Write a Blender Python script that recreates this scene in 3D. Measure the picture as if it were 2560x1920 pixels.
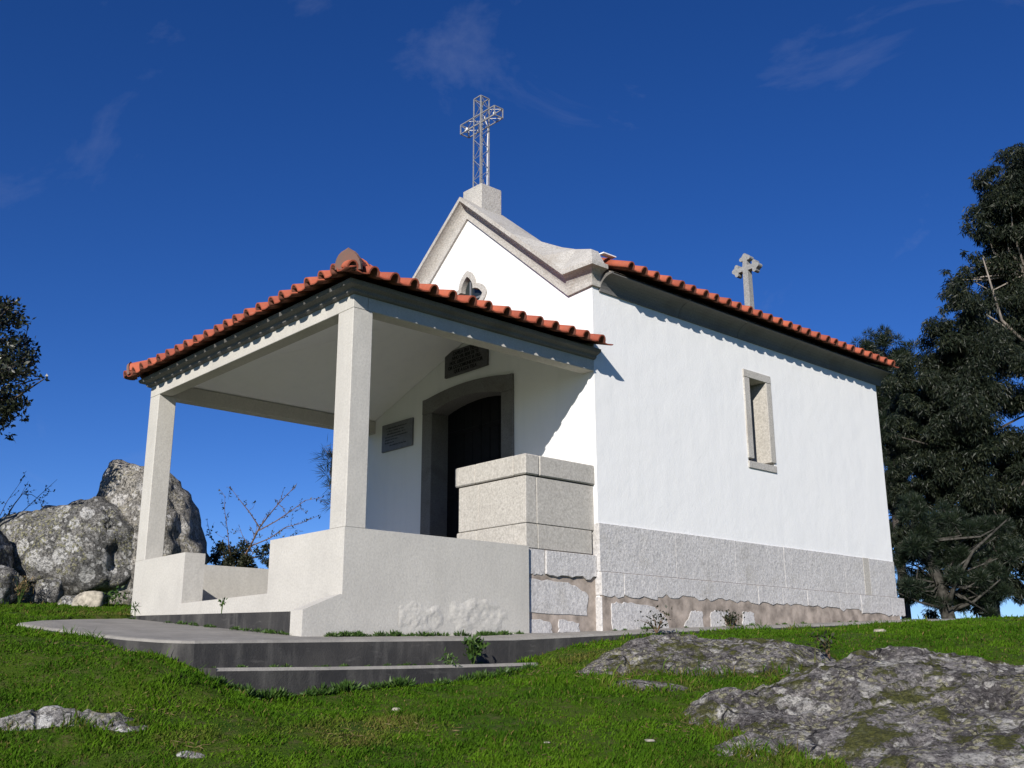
import bpy, bmesh, math, random
import numpy as np
from mathutils import Vector, Matrix
from mathutils.geometry import tessellate_polygon

for o in list(bpy.data.objects):
    bpy.data.objects.remove(o)
SC = bpy.context.scene
COL = SC.collection

# ------------------------------------------------------------------ camera
CX, CY, CZ = 7.272, -7.735, 0.008
YAW, PITCH, ROLL = 0.8357, 0.2701, -0.0032
_f = Vector((-math.sin(YAW) * math.cos(PITCH), math.cos(YAW) * math.cos(PITCH), math.sin(PITCH)))
_r0 = Vector((math.cos(YAW), math.sin(YAW), 0))
_u0 = _r0.cross(_f)
_r = _r0 * math.cos(ROLL) + _u0 * math.sin(ROLL)
_u = _u0 * math.cos(ROLL) - _r0 * math.sin(ROLL)
cam_d = bpy.data.cameras.new('camera')
cam_d.sensor_width = 36.0
cam_d.lens = 2631.57 / 2560 * 36.0
cam_d.clip_start = 0.05
cam_d.clip_end = 5000
cam = bpy.data.objects.new('camera', cam_d)
COL.objects.link(cam)
cam.matrix_world = Matrix(((_r.x, _u.x, -_f.x, CX), (_r.y, _u.y, -_f.y, CY), (_r.z, _u.z, -_f.z, CZ), (0, 0, 0, 1)))
SC.camera = cam

# ------------------------------------------------------------------ light
SUN_TO = Vector((1.0, -1.70, 0.93)).normalized()
sun_d = bpy.data.lights.new('sun', 'SUN')
sun_d.energy = 5.0
sun_d.angle = math.radians(0.5)
sun_d.color = (1.0, 0.945, 0.86)
sun = bpy.data.objects.new('sun', sun_d)
COL.objects.link(sun)
sun.rotation_euler = (-SUN_TO).to_track_quat('-Z', 'Y').to_euler()
sun.location = (12, -20, 12)

world = bpy.data.worlds.new('World')
SC.world = world
world.use_nodes = True
wn, wl = world.node_tree.nodes, world.node_tree.links
wn.clear()
w_out = wn.new('ShaderNodeOutputWorld')
w_bg = wn.new('ShaderNodeBackground')
w_sky = wn.new('ShaderNodeTexSky')
w_sky.sky_type = 'NISHITA'
w_sky.sun_disc = False
w_sky.sun_elevation = math.asin(SUN_TO.z)
w_sky.sun_rotation = math.atan2(SUN_TO.x, SUN_TO.y)
w_sky.altitude = 1800
w_sky.air_density = 0.8
w_sky.dust_density = 0.0
w_sky.ozone_density = 4.0
w_hs = wn.new('ShaderNodeHueSaturation')
w_hs.inputs['Saturation'].default_value = 1.23
w_hs.inputs['Hue'].default_value = 0.515
w_hs.inputs['Value'].default_value = 1.13
wl.new(w_sky.outputs[0], w_hs.inputs['Color'])
w_tc = wn.new('ShaderNodeTexCoord')
# thin high cirrus wisps and a low bank of pale cloud at the horizon
w_map = wn.new('ShaderNodeMapping')
w_map.inputs['Scale'].default_value = (2.4, 2.4, 3.4)
w_map.inputs['Location'].default_value = (8.598, -1.954, -6.369)
w_map.inputs['Rotation'].default_value = (0.3, 0.5, 0.4)
wl.new(w_tc.outputs['Generated'], w_map.inputs['Vector'])
w_n1 = wn.new('ShaderNodeTexNoise')
w_n1.inputs['Scale'].default_value = 2.3
w_n1.inputs['Detail'].default_value = 7
w_n1.inputs['Roughness'].default_value = 0.6
w_n1.inputs['Distortion'].default_value = 0.6
wl.new(w_map.outputs[0], w_n1.inputs['Vector'])
w_r1 = wn.new('ShaderNodeMapRange')
w_r1.inputs['From Min'].default_value = 0.585
w_r1.inputs['From Max'].default_value = 0.84
w_r1.inputs['To Max'].default_value = 0.19
wl.new(w_n1.outputs[0], w_r1.inputs['Value'])
w_sep = wn.new('ShaderNodeSeparateXYZ')
wl.new(w_tc.outputs['Generated'], w_sep.inputs[0])
w_n2 = wn.new('ShaderNodeTexNoise')
w_n2.inputs['Scale'].default_value = 5.0
w_n2.inputs['Detail'].default_value = 6
wl.new(w_tc.outputs['Generated'], w_n2.inputs['Vector'])
w_a = wn.new('ShaderNodeMath')
w_a.operation = 'MULTIPLY_ADD'
w_a.inputs[1].default_value = 0.22
wl.new(w_n2.outputs[0], w_a.inputs[0])
wl.new(w_sep.outputs['Z'], w_a.inputs[2])
w_r2 = wn.new('ShaderNodeMapRange')
w_r2.inputs['From Min'].default_value = 0.20
w_r2.inputs['From Max'].default_value = 0.12
w_r2.inputs['To Max'].default_value = 0.25
wl.new(w_a.outputs[0], w_r2.inputs['Value'])
w_mx = wn.new('ShaderNodeMath')
w_mx.operation = 'MAXIMUM'
wl.new(w_r1.outputs[0], w_mx.inputs[0])
wl.new(w_r2.outputs[0], w_mx.inputs[1])
w_mix = wn.new('ShaderNodeMix')
w_mix.data_type = 'RGBA'
w_mix.inputs['B'].default_value = (4.2, 4.7, 6.3, 1)
wl.new(w_mx.outputs[0], w_mix.inputs['Factor'])
wl.new(w_hs.outputs[0], w_mix.inputs['A'])
wl.new(w_mix.outputs['Result'], w_bg.inputs['Color'])
w_bg.inputs['Strength'].default_value = 0.08
wl.new(w_bg.outputs[0], w_out.inputs['Surface'])

SC.view_settings.view_transform = 'Standard'
SC.view_settings.look = 'None'
SC.view_settings.gamma = 1.0
SC.view_settings.use_curve_mapping = False
SC.view_settings.exposure = 0.30

# ------------------------------------------------------------------ noise
def _hash(ix, iy, iz, seed):
    h = (ix * 374761393 + iy * 668265263 + iz * 2147483647 + seed * 974711) & 0xFFFFFFFF
    h = ((h ^ (h >> 13)) * 1274126177) & 0xFFFFFFFF
    h = ((h ^ (h >> 16)) * 2246822519) & 0xFFFFFFFF
    return ((h ^ (h >> 13)) & 0xFFFFFF) / float(0xFFFFFF)

def vnoise(p, seed=0):
    p = np.asarray(p, dtype=np.float64)
    i = np.floor(p).astype(np.int64)
    f = p - i
    f = f * f * f * (f * (f * 6 - 15) + 10)
    out = 0
    for dx in (0, 1):
        for dy in (0, 1):
            for dz in (0, 1):
                w = (f[:, 0] if dx else 1 - f[:, 0]) * (f[:, 1] if dy else 1 - f[:, 1]) * (f[:, 2] if dz else 1 - f[:, 2])
                out = out + w * _hash(i[:, 0] + dx, i[:, 1] + dy, i[:, 2] + dz, seed)
    return out * 2 - 1

def fbm(p, octaves=5, seed=0, gain=0.5, ridged=False):
    p = np.asarray(p, dtype=np.float64)
    a, s, tot = 1.0, 0, 0
    for k in range(octaves):
        n = vnoise(p * (2.03 ** k) + k * 17.3, seed + k)
        if ridged:
            n = 1 - 2 * np.abs(n)
        s = s + a * n
        tot += a
        a *= gain
    return s / tot

# ------------------------------------------------------------------ object helpers
def link(o, parent=None):
    COL.objects.link(o)
    if parent is not None:
        o.parent = parent
        o.matrix_parent_inverse = Matrix.Translation(-ROOT_LOC.get(parent.name, Vector((0, 0, 0))))
    return o

ROOT_LOC = {}

def tag(o, label=None, cat=None, group=None, kind=None):
    for k, v in (('label', label), ('category', cat), ('group', group), ('kind', kind)):
        if v:
            o[k] = v
    return o

def thing(name, loc, label, cat, group=None):
    o = bpy.data.objects.new(name, None)
    o.empty_display_size = 0.1
    o.location = loc
    COL.objects.link(o)
    ROOT_LOC[o.name] = Vector(loc)
    return tag(o, label, cat, group)

def add_mesh(name, verts, faces, mats, parent=None, smooth=False, midx=None):
    me = bpy.data.meshes.new(name)
    me.from_pydata([tuple(v) for v in verts], [], [tuple(f) for f in faces])
    if not isinstance(mats, (list, tuple)):
        mats = [mats]
    for m in mats:
        me.materials.append(m)
    if midx is not None:
        me.polygons.foreach_set('material_index', midx)
    if smooth:
        me.polygons.foreach_set('use_smooth', [True] * len(me.polygons))
    me.update()
    return link(bpy.data.objects.new(name, me), parent)

def fast_mesh(name, verts, faces, mat, parent=None, smooth=False):
    verts = np.ascontiguousarray(verts, dtype=np.float32)
    faces = np.ascontiguousarray(faces, dtype=np.int32)
    nf, k = faces.shape
    me = bpy.data.meshes.new(name)
    me.vertices.add(len(verts))
    me.vertices.foreach_set('co', verts.ravel())
    me.loops.add(nf * k)
    me.loops.foreach_set('vertex_index', faces.ravel())
    me.polygons.add(nf)
    me.polygons.foreach_set('loop_start', np.arange(0, nf * k, k, dtype=np.int32))
    me.polygons.foreach_set('loop_total', np.full(nf, k, dtype=np.int32))
    if smooth:
        me.polygons.foreach_set('use_smooth', np.ones(nf, dtype=bool))
    me.materials.append(mat)
    me.update(calc_edges=True)
    me.validate()
    return link(bpy.data.objects.new(name, me), parent)

class MB:
    def __init__(s):
        s.v, s.f, s.m = [], [], []
    def add(s, verts, faces, m=0):
        n = len(s.v)
        s.v += [tuple(v) for v in verts]
        s.f += [tuple(i + n for i in f) for f in faces]
        s.m += [m] * len(faces)
        return s
    def box(s, x0, x1, y0, y1, z0, z1, m=0):
        v = [(x0, y0, z0), (x1, y0, z0), (x1, y1, z0), (x0, y1, z0), (x0, y0, z1), (x1, y0, z1), (x1, y1, z1), (x0, y1, z1)]
        return s.add(v, [(3, 2, 1, 0), (4, 5, 6, 7), (0, 1, 5, 4), (1, 2, 6, 5), (2, 3, 7, 6), (3, 0, 4, 7)], m)
    def prism(s, loops, to3, m=0):
        """loops: outline then holes (2-D); to3(p, side) -> 3-D for side 0 / 1"""
        flat = [p for l in loops for p in l]
        tris = tessellate_polygon([[Vector((p[0], p[1], 0)) for p in l] for l in loops])
        n = len(flat)
        v = [to3(p, 0) for p in flat] + [to3(p, 1) for p in flat]
        f = [tuple(t) for t in tris] + [tuple(i + n for i in reversed(t)) for t in tris]
        k = 0
        for l in loops:
            c = len(l)
            for i in range(c):
                a, b = k + i, k + (i + 1) % c
                f.append((a, b, b + n, a + n))
            k += c
        return s.add(v, f, m)
    def tube(s, pts, rad, seg=6, cap=True, m=0):
        pts = [Vector(p) for p in pts]
        if not isinstance(rad, (list, tuple)):
            rad = [rad] * len(pts)
        v, f = [], []
        for i, p in enumerate(pts):
            t = (pts[min(i + 1, len(pts) - 1)] - pts[max(i - 1, 0)]).normalized()
            a = t.orthogonal().normalized() if i == 0 else (a - t * a.dot(t)).normalized()
            b = t.cross(a)
            for k in range(seg):
                an = 2 * math.pi * k / seg
                v.append(p + (a * math.cos(an) + b * math.sin(an)) * rad[i])
        for i in range(len(pts) - 1):
            for k in range(seg):
                k2 = (k + 1) % seg
                f.append((i * seg + k, i * seg + k2, (i + 1) * seg + k2, (i + 1) * seg + k))
        if cap:
            f.append(tuple(range(seg))[::-1])
            f.append(tuple((len(pts) - 1) * seg + k for k in range(seg)))
        return s.add(v, f, m)
    def build(s, name, mats, parent=None, smooth=False, bevel=0, seg=1, fix=True):
        o = add_mesh(name, s.v, s.f, mats, parent, smooth, s.m)
        bm = bmesh.new()
        bm.from_mesh(o.data)
        if fix:
            bmesh.ops.recalc_face_normals(bm, faces=bm.faces)
        if bevel:
            bmesh.ops.remove_doubles(bm, verts=bm.verts, dist=1e-5)
            ed = [e for e in bm.edges if len(e.link_faces) == 2 and e.calc_face_angle(0) > 0.5]
            bmesh.ops.bevel(bm, geom=ed, offset=bevel, segments=seg, affect='EDGES', clamp_overlap=True)
        bm.to_mesh(o.data)
        bm.free()
        return o

# ------------------------------------------------------------------ materials
class NT:
    def __init__(s, name, rough=0.8, spec=0.3):
        s.mat = bpy.data.materials.new(name)
        s.mat.use_nodes = True
        s.n, s.l = s.mat.node_tree.nodes, s.mat.node_tree.links
        s.n.clear()
        s.out = s.n.new('ShaderNodeOutputMaterial')
        s.b = s.n.new('ShaderNodeBsdfPrincipled')
        s.b.inputs['Roughness'].default_value = rough
        s.b.inputs['Specular IOR Level'].default_value = spec
        s.l.new(s.b.outputs[0], s.out.inputs['Surface'])
        s.geo = s.n.new('ShaderNodeNewGeometry')
        s.pos = s.geo.outputs['Position']
    def mapping(s, scale):
        m = s.n.new('ShaderNodeMapping')
        m.inputs['Scale'].default_value = scale
        s.l.new(s.pos, m.inputs['Vector'])
        return m.outputs[0]
    def noise(s, scale, detail=4, rough=0.55, vec=None, dist=0.0):
        n = s.n.new('ShaderNodeTexNoise')
        n.inputs['Scale'].default_value = scale
        n.inputs['Detail'].default_value = detail
        n.inputs['Roughness'].default_value = rough
        n.inputs['Distortion'].default_value = dist
        s.l.new(vec if vec is not None else s.pos, n.inputs['Vector'])
        return n.outputs[0]
    def voronoi(s, scale, out='Distance', vec=None, feature='F1', rnd=1.0):
        n = s.n.new('ShaderNodeTexVoronoi')
        n.feature = feature
        n.inputs['Scale'].default_value = scale
        n.inputs['Randomness'].default_value = rnd
        s.l.new(vec if vec is not None else s.pos, n.inputs['Vector'])
        return n.outputs[out]
    def rng(s, v, a, b, lo=0.0, hi=1.0):
        n = s.n.new('ShaderNodeMapRange')
        n.inputs['From Min'].default_value = a
        n.inputs['From Max'].default_value = b
        n.inputs['To Min'].default_value = lo
        n.inputs['To Max'].default_value = hi
        s.l.new(v, n.inputs['Value'])
        return n.outputs[0]
    def math(s, op, a, b=None):
        n = s.n.new('ShaderNodeMath')
        n.operation = op
        for i, v in enumerate((a, b)):
            if v is None:
                continue
            if isinstance(v, (int, float)):
                n.inputs[i].default_value = v
            else:
                s.l.new(v, n.inputs[i])
        return n.outputs[0]
    def mix(s, f, a, b, blend='MIX'):
        n = s.n.new('ShaderNodeMix')
        n.data_type = 'RGBA'
        n.blend_type = blend
        for key, v in (('Factor', f), ('A', a), ('B', b)):
            if isinstance(v, (int, float)):
                n.inputs[key].default_value = v
            elif isinstance(v, tuple):
                n.inputs[key].default_value = (v[0], v[1], v[2], 1)
            else:
                s.l.new(v, n.inputs[key])
        return n.outputs['Result']
    def color(s, c):
        if isinstance(c, tuple):
            s.b.inputs['Base Color'].default_value = (c[0], c[1], c[2], 1)
        else:
            s.l.new(c, s.b.inputs['Base Color'])
        return s
    def bump(s, h, strength=0.5, dist=0.01):
        n = s.n.new('ShaderNodeBump')
        n.inputs['Strength'].default_value = strength
        n.inputs['Distance'].default_value = dist
        s.l.new(h, n.inputs['Height'])
        s.l.new(n.outputs[0], s.b.inputs['Normal'])
        return s

def granite(name, base, dark, pale, grain=110, bump=0.35, bdist=0.006, stain=None, stain_amt=0.5, rough=0.85, seedscale=1.7):
    t = NT(name, rough, 0.25)
    sp = t.noise(grain, 3, 0.7)
    c = t.mix(t.rng(sp, 0.36, 0.64), dark, pale)
    c = t.mix(0.55, base, c)
    sp2 = t.noise(grain * 0.45, 2, 0.5)
    c = t.mix(t.rng(sp2, 0.62, 0.70, 0, 0.55), c, dark)
    mott = t.noise(seedscale, 5, 0.6)
    c = t.mix(t.rng(mott, 0.35, 0.7, 0.0, 0.35), c, tuple(x * 0.72 for x in base))
    if stain:
        st = t.noise(2.6, 6, 0.65, dist=0.4)
        c = t.mix(t.rng(st, 0.50, 0.72, 0, stain_amt), c, stain)
    t.color(c)
    t.bump(t.math('ADD', t.noise(grain * 0.8, 4, 0.7), t.math('MULTIPLY', t.noise(9, 4), 1.2)), bump, bdist)
    return t.mat

def make_white():
    t = NT('white_paint', 0.75, 0.25)
    big = t.noise(0.9, 5, 0.6)
    streak = t.noise(3.0, 4, 0.6, t.mapping((2.2, 2.2, 0.35)))
    c = t.mix(t.rng(big, 0.35, 0.7, 0, 0.35), (0.80, 0.80, 0.79), (0.755, 0.76, 0.765))
    c = t.mix(t.rng(streak, 0.50, 0.74, 0, 0.32), c, (0.68, 0.69, 0.70))
    fine = t.noise(6.0, 5, 0.65, t.mapping((1.5, 1.5, 0.25)))
    c = t.mix(t.rng(fine, 0.55, 0.78, 0, 0.16), c, (0.66, 0.67, 0.68))
    t.color(c)
    t.bump(t.math('ADD', t.noise(55, 5, 0.7), t.math('MULTIPLY', t.noise(3.0, 4), 2.6)), 0.35, 0.010)
    return t.mat

def make_render():
    t = NT('cream_cement_render', 0.9, 0.15)
    c = t.mix(t.rng(t.noise(2.4, 6, 0.65), 0.32, 0.7), (0.55, 0.53, 0.485), (0.475, 0.458, 0.42))
    c = t.mix(t.rng(t.noise(48, 4, 0.75), 0.42, 0.64), c, t.mix(0.42, c, (0.34, 0.325, 0.30)))
    c = t.mix(t.rng(t.noise(1.1, 4, 0.6, t.mapping((3.0, 3.0, 0.5))), 0.52, 0.74, 0, 0.55), c, (0.40, 0.385, 0.355))
    t.color(c)
    t.bump(t.math('ADD', t.noise(60, 5, 0.75), t.math('MULTIPLY', t.noise(5, 4), 1.6)), 0.32, 0.010)
    return t.mat

def make_tile():
    t = NT('terracotta_tile', 0.8, 0.25)
    oi = t.n.new('ShaderNodeObjectInfo')
    c = t.mix(oi.outputs['Random'], (0.29, 0.070, 0.040), (0.43, 0.112, 0.058))
    c = t.mix(t.rng(t.noise(9, 5, 0.65), 0.42, 0.75, 0, 0.55), c, (0.21, 0.062, 0.040))
    c = t.mix(t.rng(t.noise(28, 4, 0.7), 0.58, 0.72, 0, 0.5), c, (0.24, 0.17, 0.13))
    t.color(c)
    t.bump(t.noise(70, 4, 0.7), 0.25, 0.004)
    return t.mat

def make_cap():
    t = NT('weathered_clay', 0.9, 0.2)
    c = t.mix(t.rng(t.noise(12, 5, 0.7), 0.3, 0.7), (0.21, 0.105, 0.078), (0.15, 0.108, 0.095))
    t.color(c)
    t.bump(t.noise(60, 4), 0.3, 0.004)
    return t.mat

def make_concrete(name, a, b, c_pale, streaks):
    t = NT(name, 0.9, 0.2)
    n1 = t.noise(2.2, 6, 0.65)
    c = t.mix(t.rng(n1, 0.32, 0.68), a, b)
    if streaks:
        st = t.noise(5.5, 5, 0.62, t.mapping((1.0, 1.0, 0.22)))
        c = t.mix(t.rng(st, 0.50, 0.78, 0, 0.65), c, c_pale)
        ft = t.noise(14, 5, 0.6, t.mapping((0.35, 0.35, 1.6)))
        c = t.mix(t.rng(ft, 0.60, 0.72, 0, 0.35), c, c_pale)
    else:
        c = t.mix(t.rng(t.noise(7, 5, 0.7), 0.5, 0.75, 0, 0.7), c, c_pale)
    c = t.mix(t.rng(t.noise(60, 3, 0.7), 0.55, 0.7, 0, 0.3), c, tuple(x * 0.6 for x in a))
    t.color(c)
    t.bump(t.math('ADD', t.noise(70, 4, 0.7), t.math('MULTIPLY', t.noise(6, 4), 2.0)), 0.45, 0.01)
    return t.mat

def make_rock(name, base, dark, lichen, lichen2, moss=0.0, dark_amt=0.9):
    """weathered granite: mottled grey, black crust, rounded pale lichen, ochre-green crust, moss on the flats"""
    t = NT(name, 0.92, 0.2)
    wob = t.n.new('ShaderNodeVectorMath')
    wob.operation = 'MULTIPLY_ADD'
    nz = t.n.new('ShaderNodeTexNoise')
    nz.inputs['Scale'].default_value = 10
    nz.inputs['Detail'].default_value = 5
    nz.inputs['Roughness'].default_value = 0.65
    t.l.new(t.pos, nz.inputs['Vector'])
    t.l.new(nz.outputs['Color'], wob.inputs[0])
    wob.inputs[1].default_value = (0.055, 0.055, 0.055)
    t.l.new(t.pos, wob.inputs[2])
    wv = wob.outputs[0]
    c = t.mix(t.rng(t.noise(60, 4, 0.75), 0.34, 0.66), tuple(x * 0.38 for x in base), tuple(min(1, x * 1.5) for x in base))
    c = t.mix(t.rng(t.noise(5.5, 6, 0.7), 0.40, 0.62, 0, 0.6), c, tuple(x * 0.55 for x in base))
    dk = t.noise(2.6, 9, 0.74, dist=0.3)
    c = t.mix(t.rng(dk, 0.45, 0.56, 0, dark_amt), c, t.mix(t.rng(t.noise(35, 4, 0.7), 0.35, 0.65), tuple(x * 0.5 for x in dark), tuple(x * 1.5 for x in dark)))
    dk2 = t.noise(19, 5, 0.75)
    c = t.mix(t.rng(dk2, 0.55, 0.62, 0, 0.8), c, tuple(x * 0.45 for x in dark))
    # pale crustose lichen of three sizes
    v1 = t.voronoi(3.6, vec=wv)
    m1 = t.math('MULTIPLY', t.rng(v1, 0.40, 0.36), t.rng(t.noise(1.9, 4, 0.6), 0.46, 0.54))
    lc = t.mix(t.rng(t.noise(45, 4, 0.7), 0.35, 0.65), tuple(x * 0.62 for x in lichen), tuple(min(1, x * 1.15) for x in lichen))
    c = t.mix(t.math('MULTIPLY', m1, 0.88), c, lc)
    v3 = t.voronoi(11, vec=wv)
    m3 = t.math('MULTIPLY', t.rng(v3, 0.38, 0.32), t.rng(t.noise(3.3, 4, 0.65, vec=t.mapping((1.0, 1.2, 0.9))), 0.46, 0.52))
    c = t.mix(t.math('MULTIPLY', m3, 0.85), c, lc)
    v4 = t.voronoi(42, vec=wv)
    m4 = t.math('MULTIPLY', t.rng(v4, 0.30, 0.22), t.rng(t.noise(6, 4, 0.65), 0.45, 0.58))
    c = t.mix(t.math('MULTIPLY', m4, 0.5), c, tuple(min(1, x * 1.2) for x in lichen))
    v2 = t.voronoi(24, vec=wv)
    m2 = t.math('MULTIPLY', t.rng(v2, 0.48, 0.36), t.rng(t.noise(2.4, 5, 0.65, vec=t.mapping((1.3, 1.1, 1.2))), 0.47, 0.55))
    c = t.mix(t.math('MULTIPLY', m2, 0.85), c, t.mix(t.rng(t.noise(70, 3), 0.35, 0.65), tuple(x * 0.55 for x in lichen2), tuple(x * 1.2 for x in lichen2)))
    pit = t.rng(t.noise(27, 6, 0.8), 0.53, 0.60)
    c = t.mix(t.math('MULTIPLY', pit, 0.62), c, tuple(x * 0.55 for x in dark))
    grit = t.rng(t.noise(75, 3, 0.7), 0.58, 0.66)
    c = t.mix(t.math('MULTIPLY', grit, 0.32), c, tuple(min(1, x * 1.1) for x in lichen))
    big = t.n.new('ShaderNodeVectorMath')
    big.operation = 'MULTIPLY_ADD'
    nb = t.n.new('ShaderNodeTexNoise')
    nb.inputs['Scale'].default_value = 1.6
    nb.inputs['Detail'].default_value = 5
    t.l.new(t.pos, nb.inputs['Vector'])
    t.l.new(nb.outputs['Color'], big.inputs[0])
    big.inputs[1].default_value = (0.9, 0.9, 0.9)
    t.l.new(t.mapping((1.0, 1.0, 0.45)), big.inputs[2])
    ck = t.voronoi(0.9, vec=big.outputs[0], feature='DISTANCE_TO_EDGE')
    crk = t.math('MULTIPLY', t.rng(ck, 0.016, 0.004), t.rng(t.noise(2.3, 3), 0.50, 0.56))
    c = t.mix(t.math('MULTIPLY', crk, 0.85), c, tuple(x * 0.3 for x in dark))
    h = t.math('ADD', t.noise(50, 6, 0.78), t.math('MULTIPLY', t.noise(8, 7, 0.72), 2.8))
    h = t.math('SUBTRACT', h, t.math('MULTIPLY', crk, 3.0))
    h = t.math('SUBTRACT', h, t.math('MULTIPLY', pit, 0.8))
    h = t.math('ADD', h, t.math('MULTIPLY', m2, 0.7))
    if moss:
        ms = t.rng(t.noise(2.6, 8, 0.72, vec=t.mapping((1.1, 0.9, 1.0)), dist=0.3), 0.525, 0.56)
        sepn = t.n.new('ShaderNodeSeparateXYZ')
        t.l.new(t.geo.outputs['Normal'], sepn.inputs[0])
        up = t.rng(sepn.outputs['Z'], 0.62, 0.86)
        mk = t.math('MULTIPLY', ms, up)
        c = t.mix(t.math('MULTIPLY', mk, 0.92), c, t.mix(t.rng(t.noise(55, 4, 0.7), 0.3, 0.7), (0.030, 0.040, 0.006), (0.115, 0.115, 0.020)))
        h = t.math('ADD', h, t.math('MULTIPLY', mk, 1.2))
    t.color(c)
    t.bump(h, 0.85, 0.022)
    return t.mat

def make_metal():
    t = NT('galvanised_steel', 0.5, 0.5)
    t.b.inputs['Metallic'].default_value = 0.35
    t.color(t.mix(t.rng(t.noise(40, 3), 0.35, 0.65), (0.27, 0.27, 0.265), (0.38, 0.38, 0.375)))
    return t.mat

def plain(name, c, rough=0.7, spec=0.3, var=0.25, scale=30, bump=0.15):
    t = NT(name, rough, spec)
    t.color(t.mix(t.rng(t.noise(scale, 4), 0.3, 0.7), tuple(x * (1 - var) for x in c), tuple(x * (1 + var) for x in c)))
    if bump:
        t.bump(t.noise(scale * 2, 4), bump, 0.004)
    return t.mat

def make_leaf(name, c0, c1, c2, rough=0.45, spec=0.4, trans=0.18):
    t = NT(name, rough, spec)
    rnd = t.geo.outputs['Random Per Island']
    ramp = t.n.new('ShaderNodeValToRGB')
    e = ramp.color_ramp.elements
    e[0].color, e[1].color = (*c0, 1), (*c2, 1)
    e[0].position, e[1].position = 0.05, 1.0
    m = e.new(0.6)
    m.color = (*c1, 1)
    t.l.new(rnd, ramp.inputs[0])
    c = t.mix(t.rng(t.noise(1.3, 3), 0.35, 0.65, 0.0, 0.5), ramp.outputs[0], tuple(x * 0.6 for x in c1))
    t.color(c)
    if trans:
        tr = t.n.new('ShaderNodeBsdfTranslucent')
        t.l.new(c, tr.inputs['Color'])
        mx = t.n.new('ShaderNodeMixShader')
        mx.inputs[0].default_value = trans
        t.l.new(t.b.outputs[0], mx.inputs[1])
        t.l.new(tr.outputs[0], mx.inputs[2])
        t.l.new(mx.outputs[0], t.out.inputs['Surface'])
    return t.mat

def make_grass():
    t = NT('grass_blades', 0.8, 0.10)
    at = t.n.new('ShaderNodeAttribute')
    at.attribute_name = 'dry'
    rnd = t.geo.outputs['Random Per Island']
    c = t.mix(rnd, (0.034, 0.116, 0.003), (0.084, 0.180, 0.009))
    c = t.mix(t.rng(t.noise(1.7, 5, 0.65), 0.36, 0.64), t.mix(0.55, c, (0.018, 0.050, 0.003)), t.mix(0.45, c, (0.105, 0.180, 0.008)))
    c = t.mix(at.outputs['Fac'], c, t.mix(rnd, (0.085, 0.065, 0.018), (0.21, 0.16, 0.060)))
    t.color(c)
    tr = t.n.new('ShaderNodeBsdfTranslucent')
    t.l.new(c, tr.inputs['Color'])
    mx = t.n.new('ShaderNodeMixShader')
    mx.inputs[0].default_value = 0.25
    t.l.new(t.b.outputs[0], mx.inputs[1])
    t.l.new(tr.outputs[0], mx.inputs[2])
    t.l.new(mx.outputs[0], t.out.inputs['Surface'])
    return t.mat

def make_ground():
    t = NT('turf_soil', 0.95, 0.1)
    c = t.mix(t.rng(t.noise(2.5, 6, 0.7), 0.35, 0.65), (0.026, 0.066, 0.004), (0.064, 0.100, 0.008))
    c = t.mix(t.rng(t.noise(11, 5, 0.7), 0.50, 0.70, 0, 0.8), c, (0.10, 0.080, 0.038))
    t.color(c)
    t.bump(t.noise(45, 5, 0.7), 0.8, 0.03)
    return t.mat

M = {}
M['white'] = make_white()
M['render'] = make_render()
M['granite'] = granite('dressed_granite', (0.46, 0.44, 0.405), (0.24, 0.225, 0.205), (0.62, 0.60, 0.56), 58, 0.45, 0.008, stain=(0.20, 0.15, 0.10), stain_amt=0.35)
M['granite_clean'] = granite('pale_granite', (0.44, 0.415, 0.372), (0.27, 0.255, 0.23), (0.58, 0.555, 0.51), 50, 0.3, 0.005)
M['granite_dark'] = granite('shade_darkened_granite', (0.17, 0.165, 0.16), (0.09, 0.088, 0.085), (0.25, 0.245, 0.235), 110, 0.3, 0.005, stain=(0.09, 0.08, 0.065), stain_amt=0.5)  # base tones darkened to paint in the shade of eaves and porch
M['granite_rough'] = granite('bush_hammered_granite', (0.52, 0.505, 0.495), (0.31, 0.30, 0.30), (0.70, 0.685, 0.67), 40, 0.6, 0.012, stain=(0.34, 0.32, 0.28), stain_amt=0.4)
M['cross'] = granite('grey_cross_stone', (0.27, 0.27, 0.265), (0.15, 0.15, 0.148), (0.38, 0.38, 0.37), 60, 0.5, 0.008)
M['mortar'] = plain('brown_mortar', (0.315, 0.268, 0.230), 0.95, 0.1, 0.45, 7, 0.8)
M['tile'] = make_tile()
M['tile_under'] = plain('shade_dark_tile_underside', (0.15, 0.062, 0.045), 0.95, 0.1, 0.4, 18, 0.2)  # shade below the overhang is put into this darker clay colour
M['cap'] = make_cap()
M['slab'] = make_concrete('terrace_concrete', (0.20, 0.19, 0.175), (0.29, 0.275, 0.25), (0.36, 0.34, 0.31), False)
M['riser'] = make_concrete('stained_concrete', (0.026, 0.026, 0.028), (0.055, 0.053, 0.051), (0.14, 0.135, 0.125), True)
M['rock'] = make_rock('lichened_granite', (0.27, 0.252, 0.243), (0.062, 0.055, 0.055), (0.47, 0.455, 0.42), (0.32, 0.305, 0.19), moss=1.0, dark_amt=0.85)
M['boulder'] = make_rock('weathered_boulder', (0.275, 0.265, 0.25), (0.085, 0.085, 0.083), (0.54, 0.535, 0.52), (0.29, 0.28, 0.17), moss=0.0, dark_amt=0.85)
M['boulder_warm'] = make_rock('broken_boulder', (0.39, 0.365, 0.325), (0.125, 0.12, 0.112), (0.54, 0.525, 0.50), (0.37, 0.34, 0.25), moss=0.0, dark_amt=0.7)
M['pale_rock'] = make_rock('pale_turf_rock', (0.36, 0.345, 0.325), (0.12, 0.115, 0.11), (0.58, 0.575, 0.55), (0.33, 0.31, 0.22), dark_amt=0.7)
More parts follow.
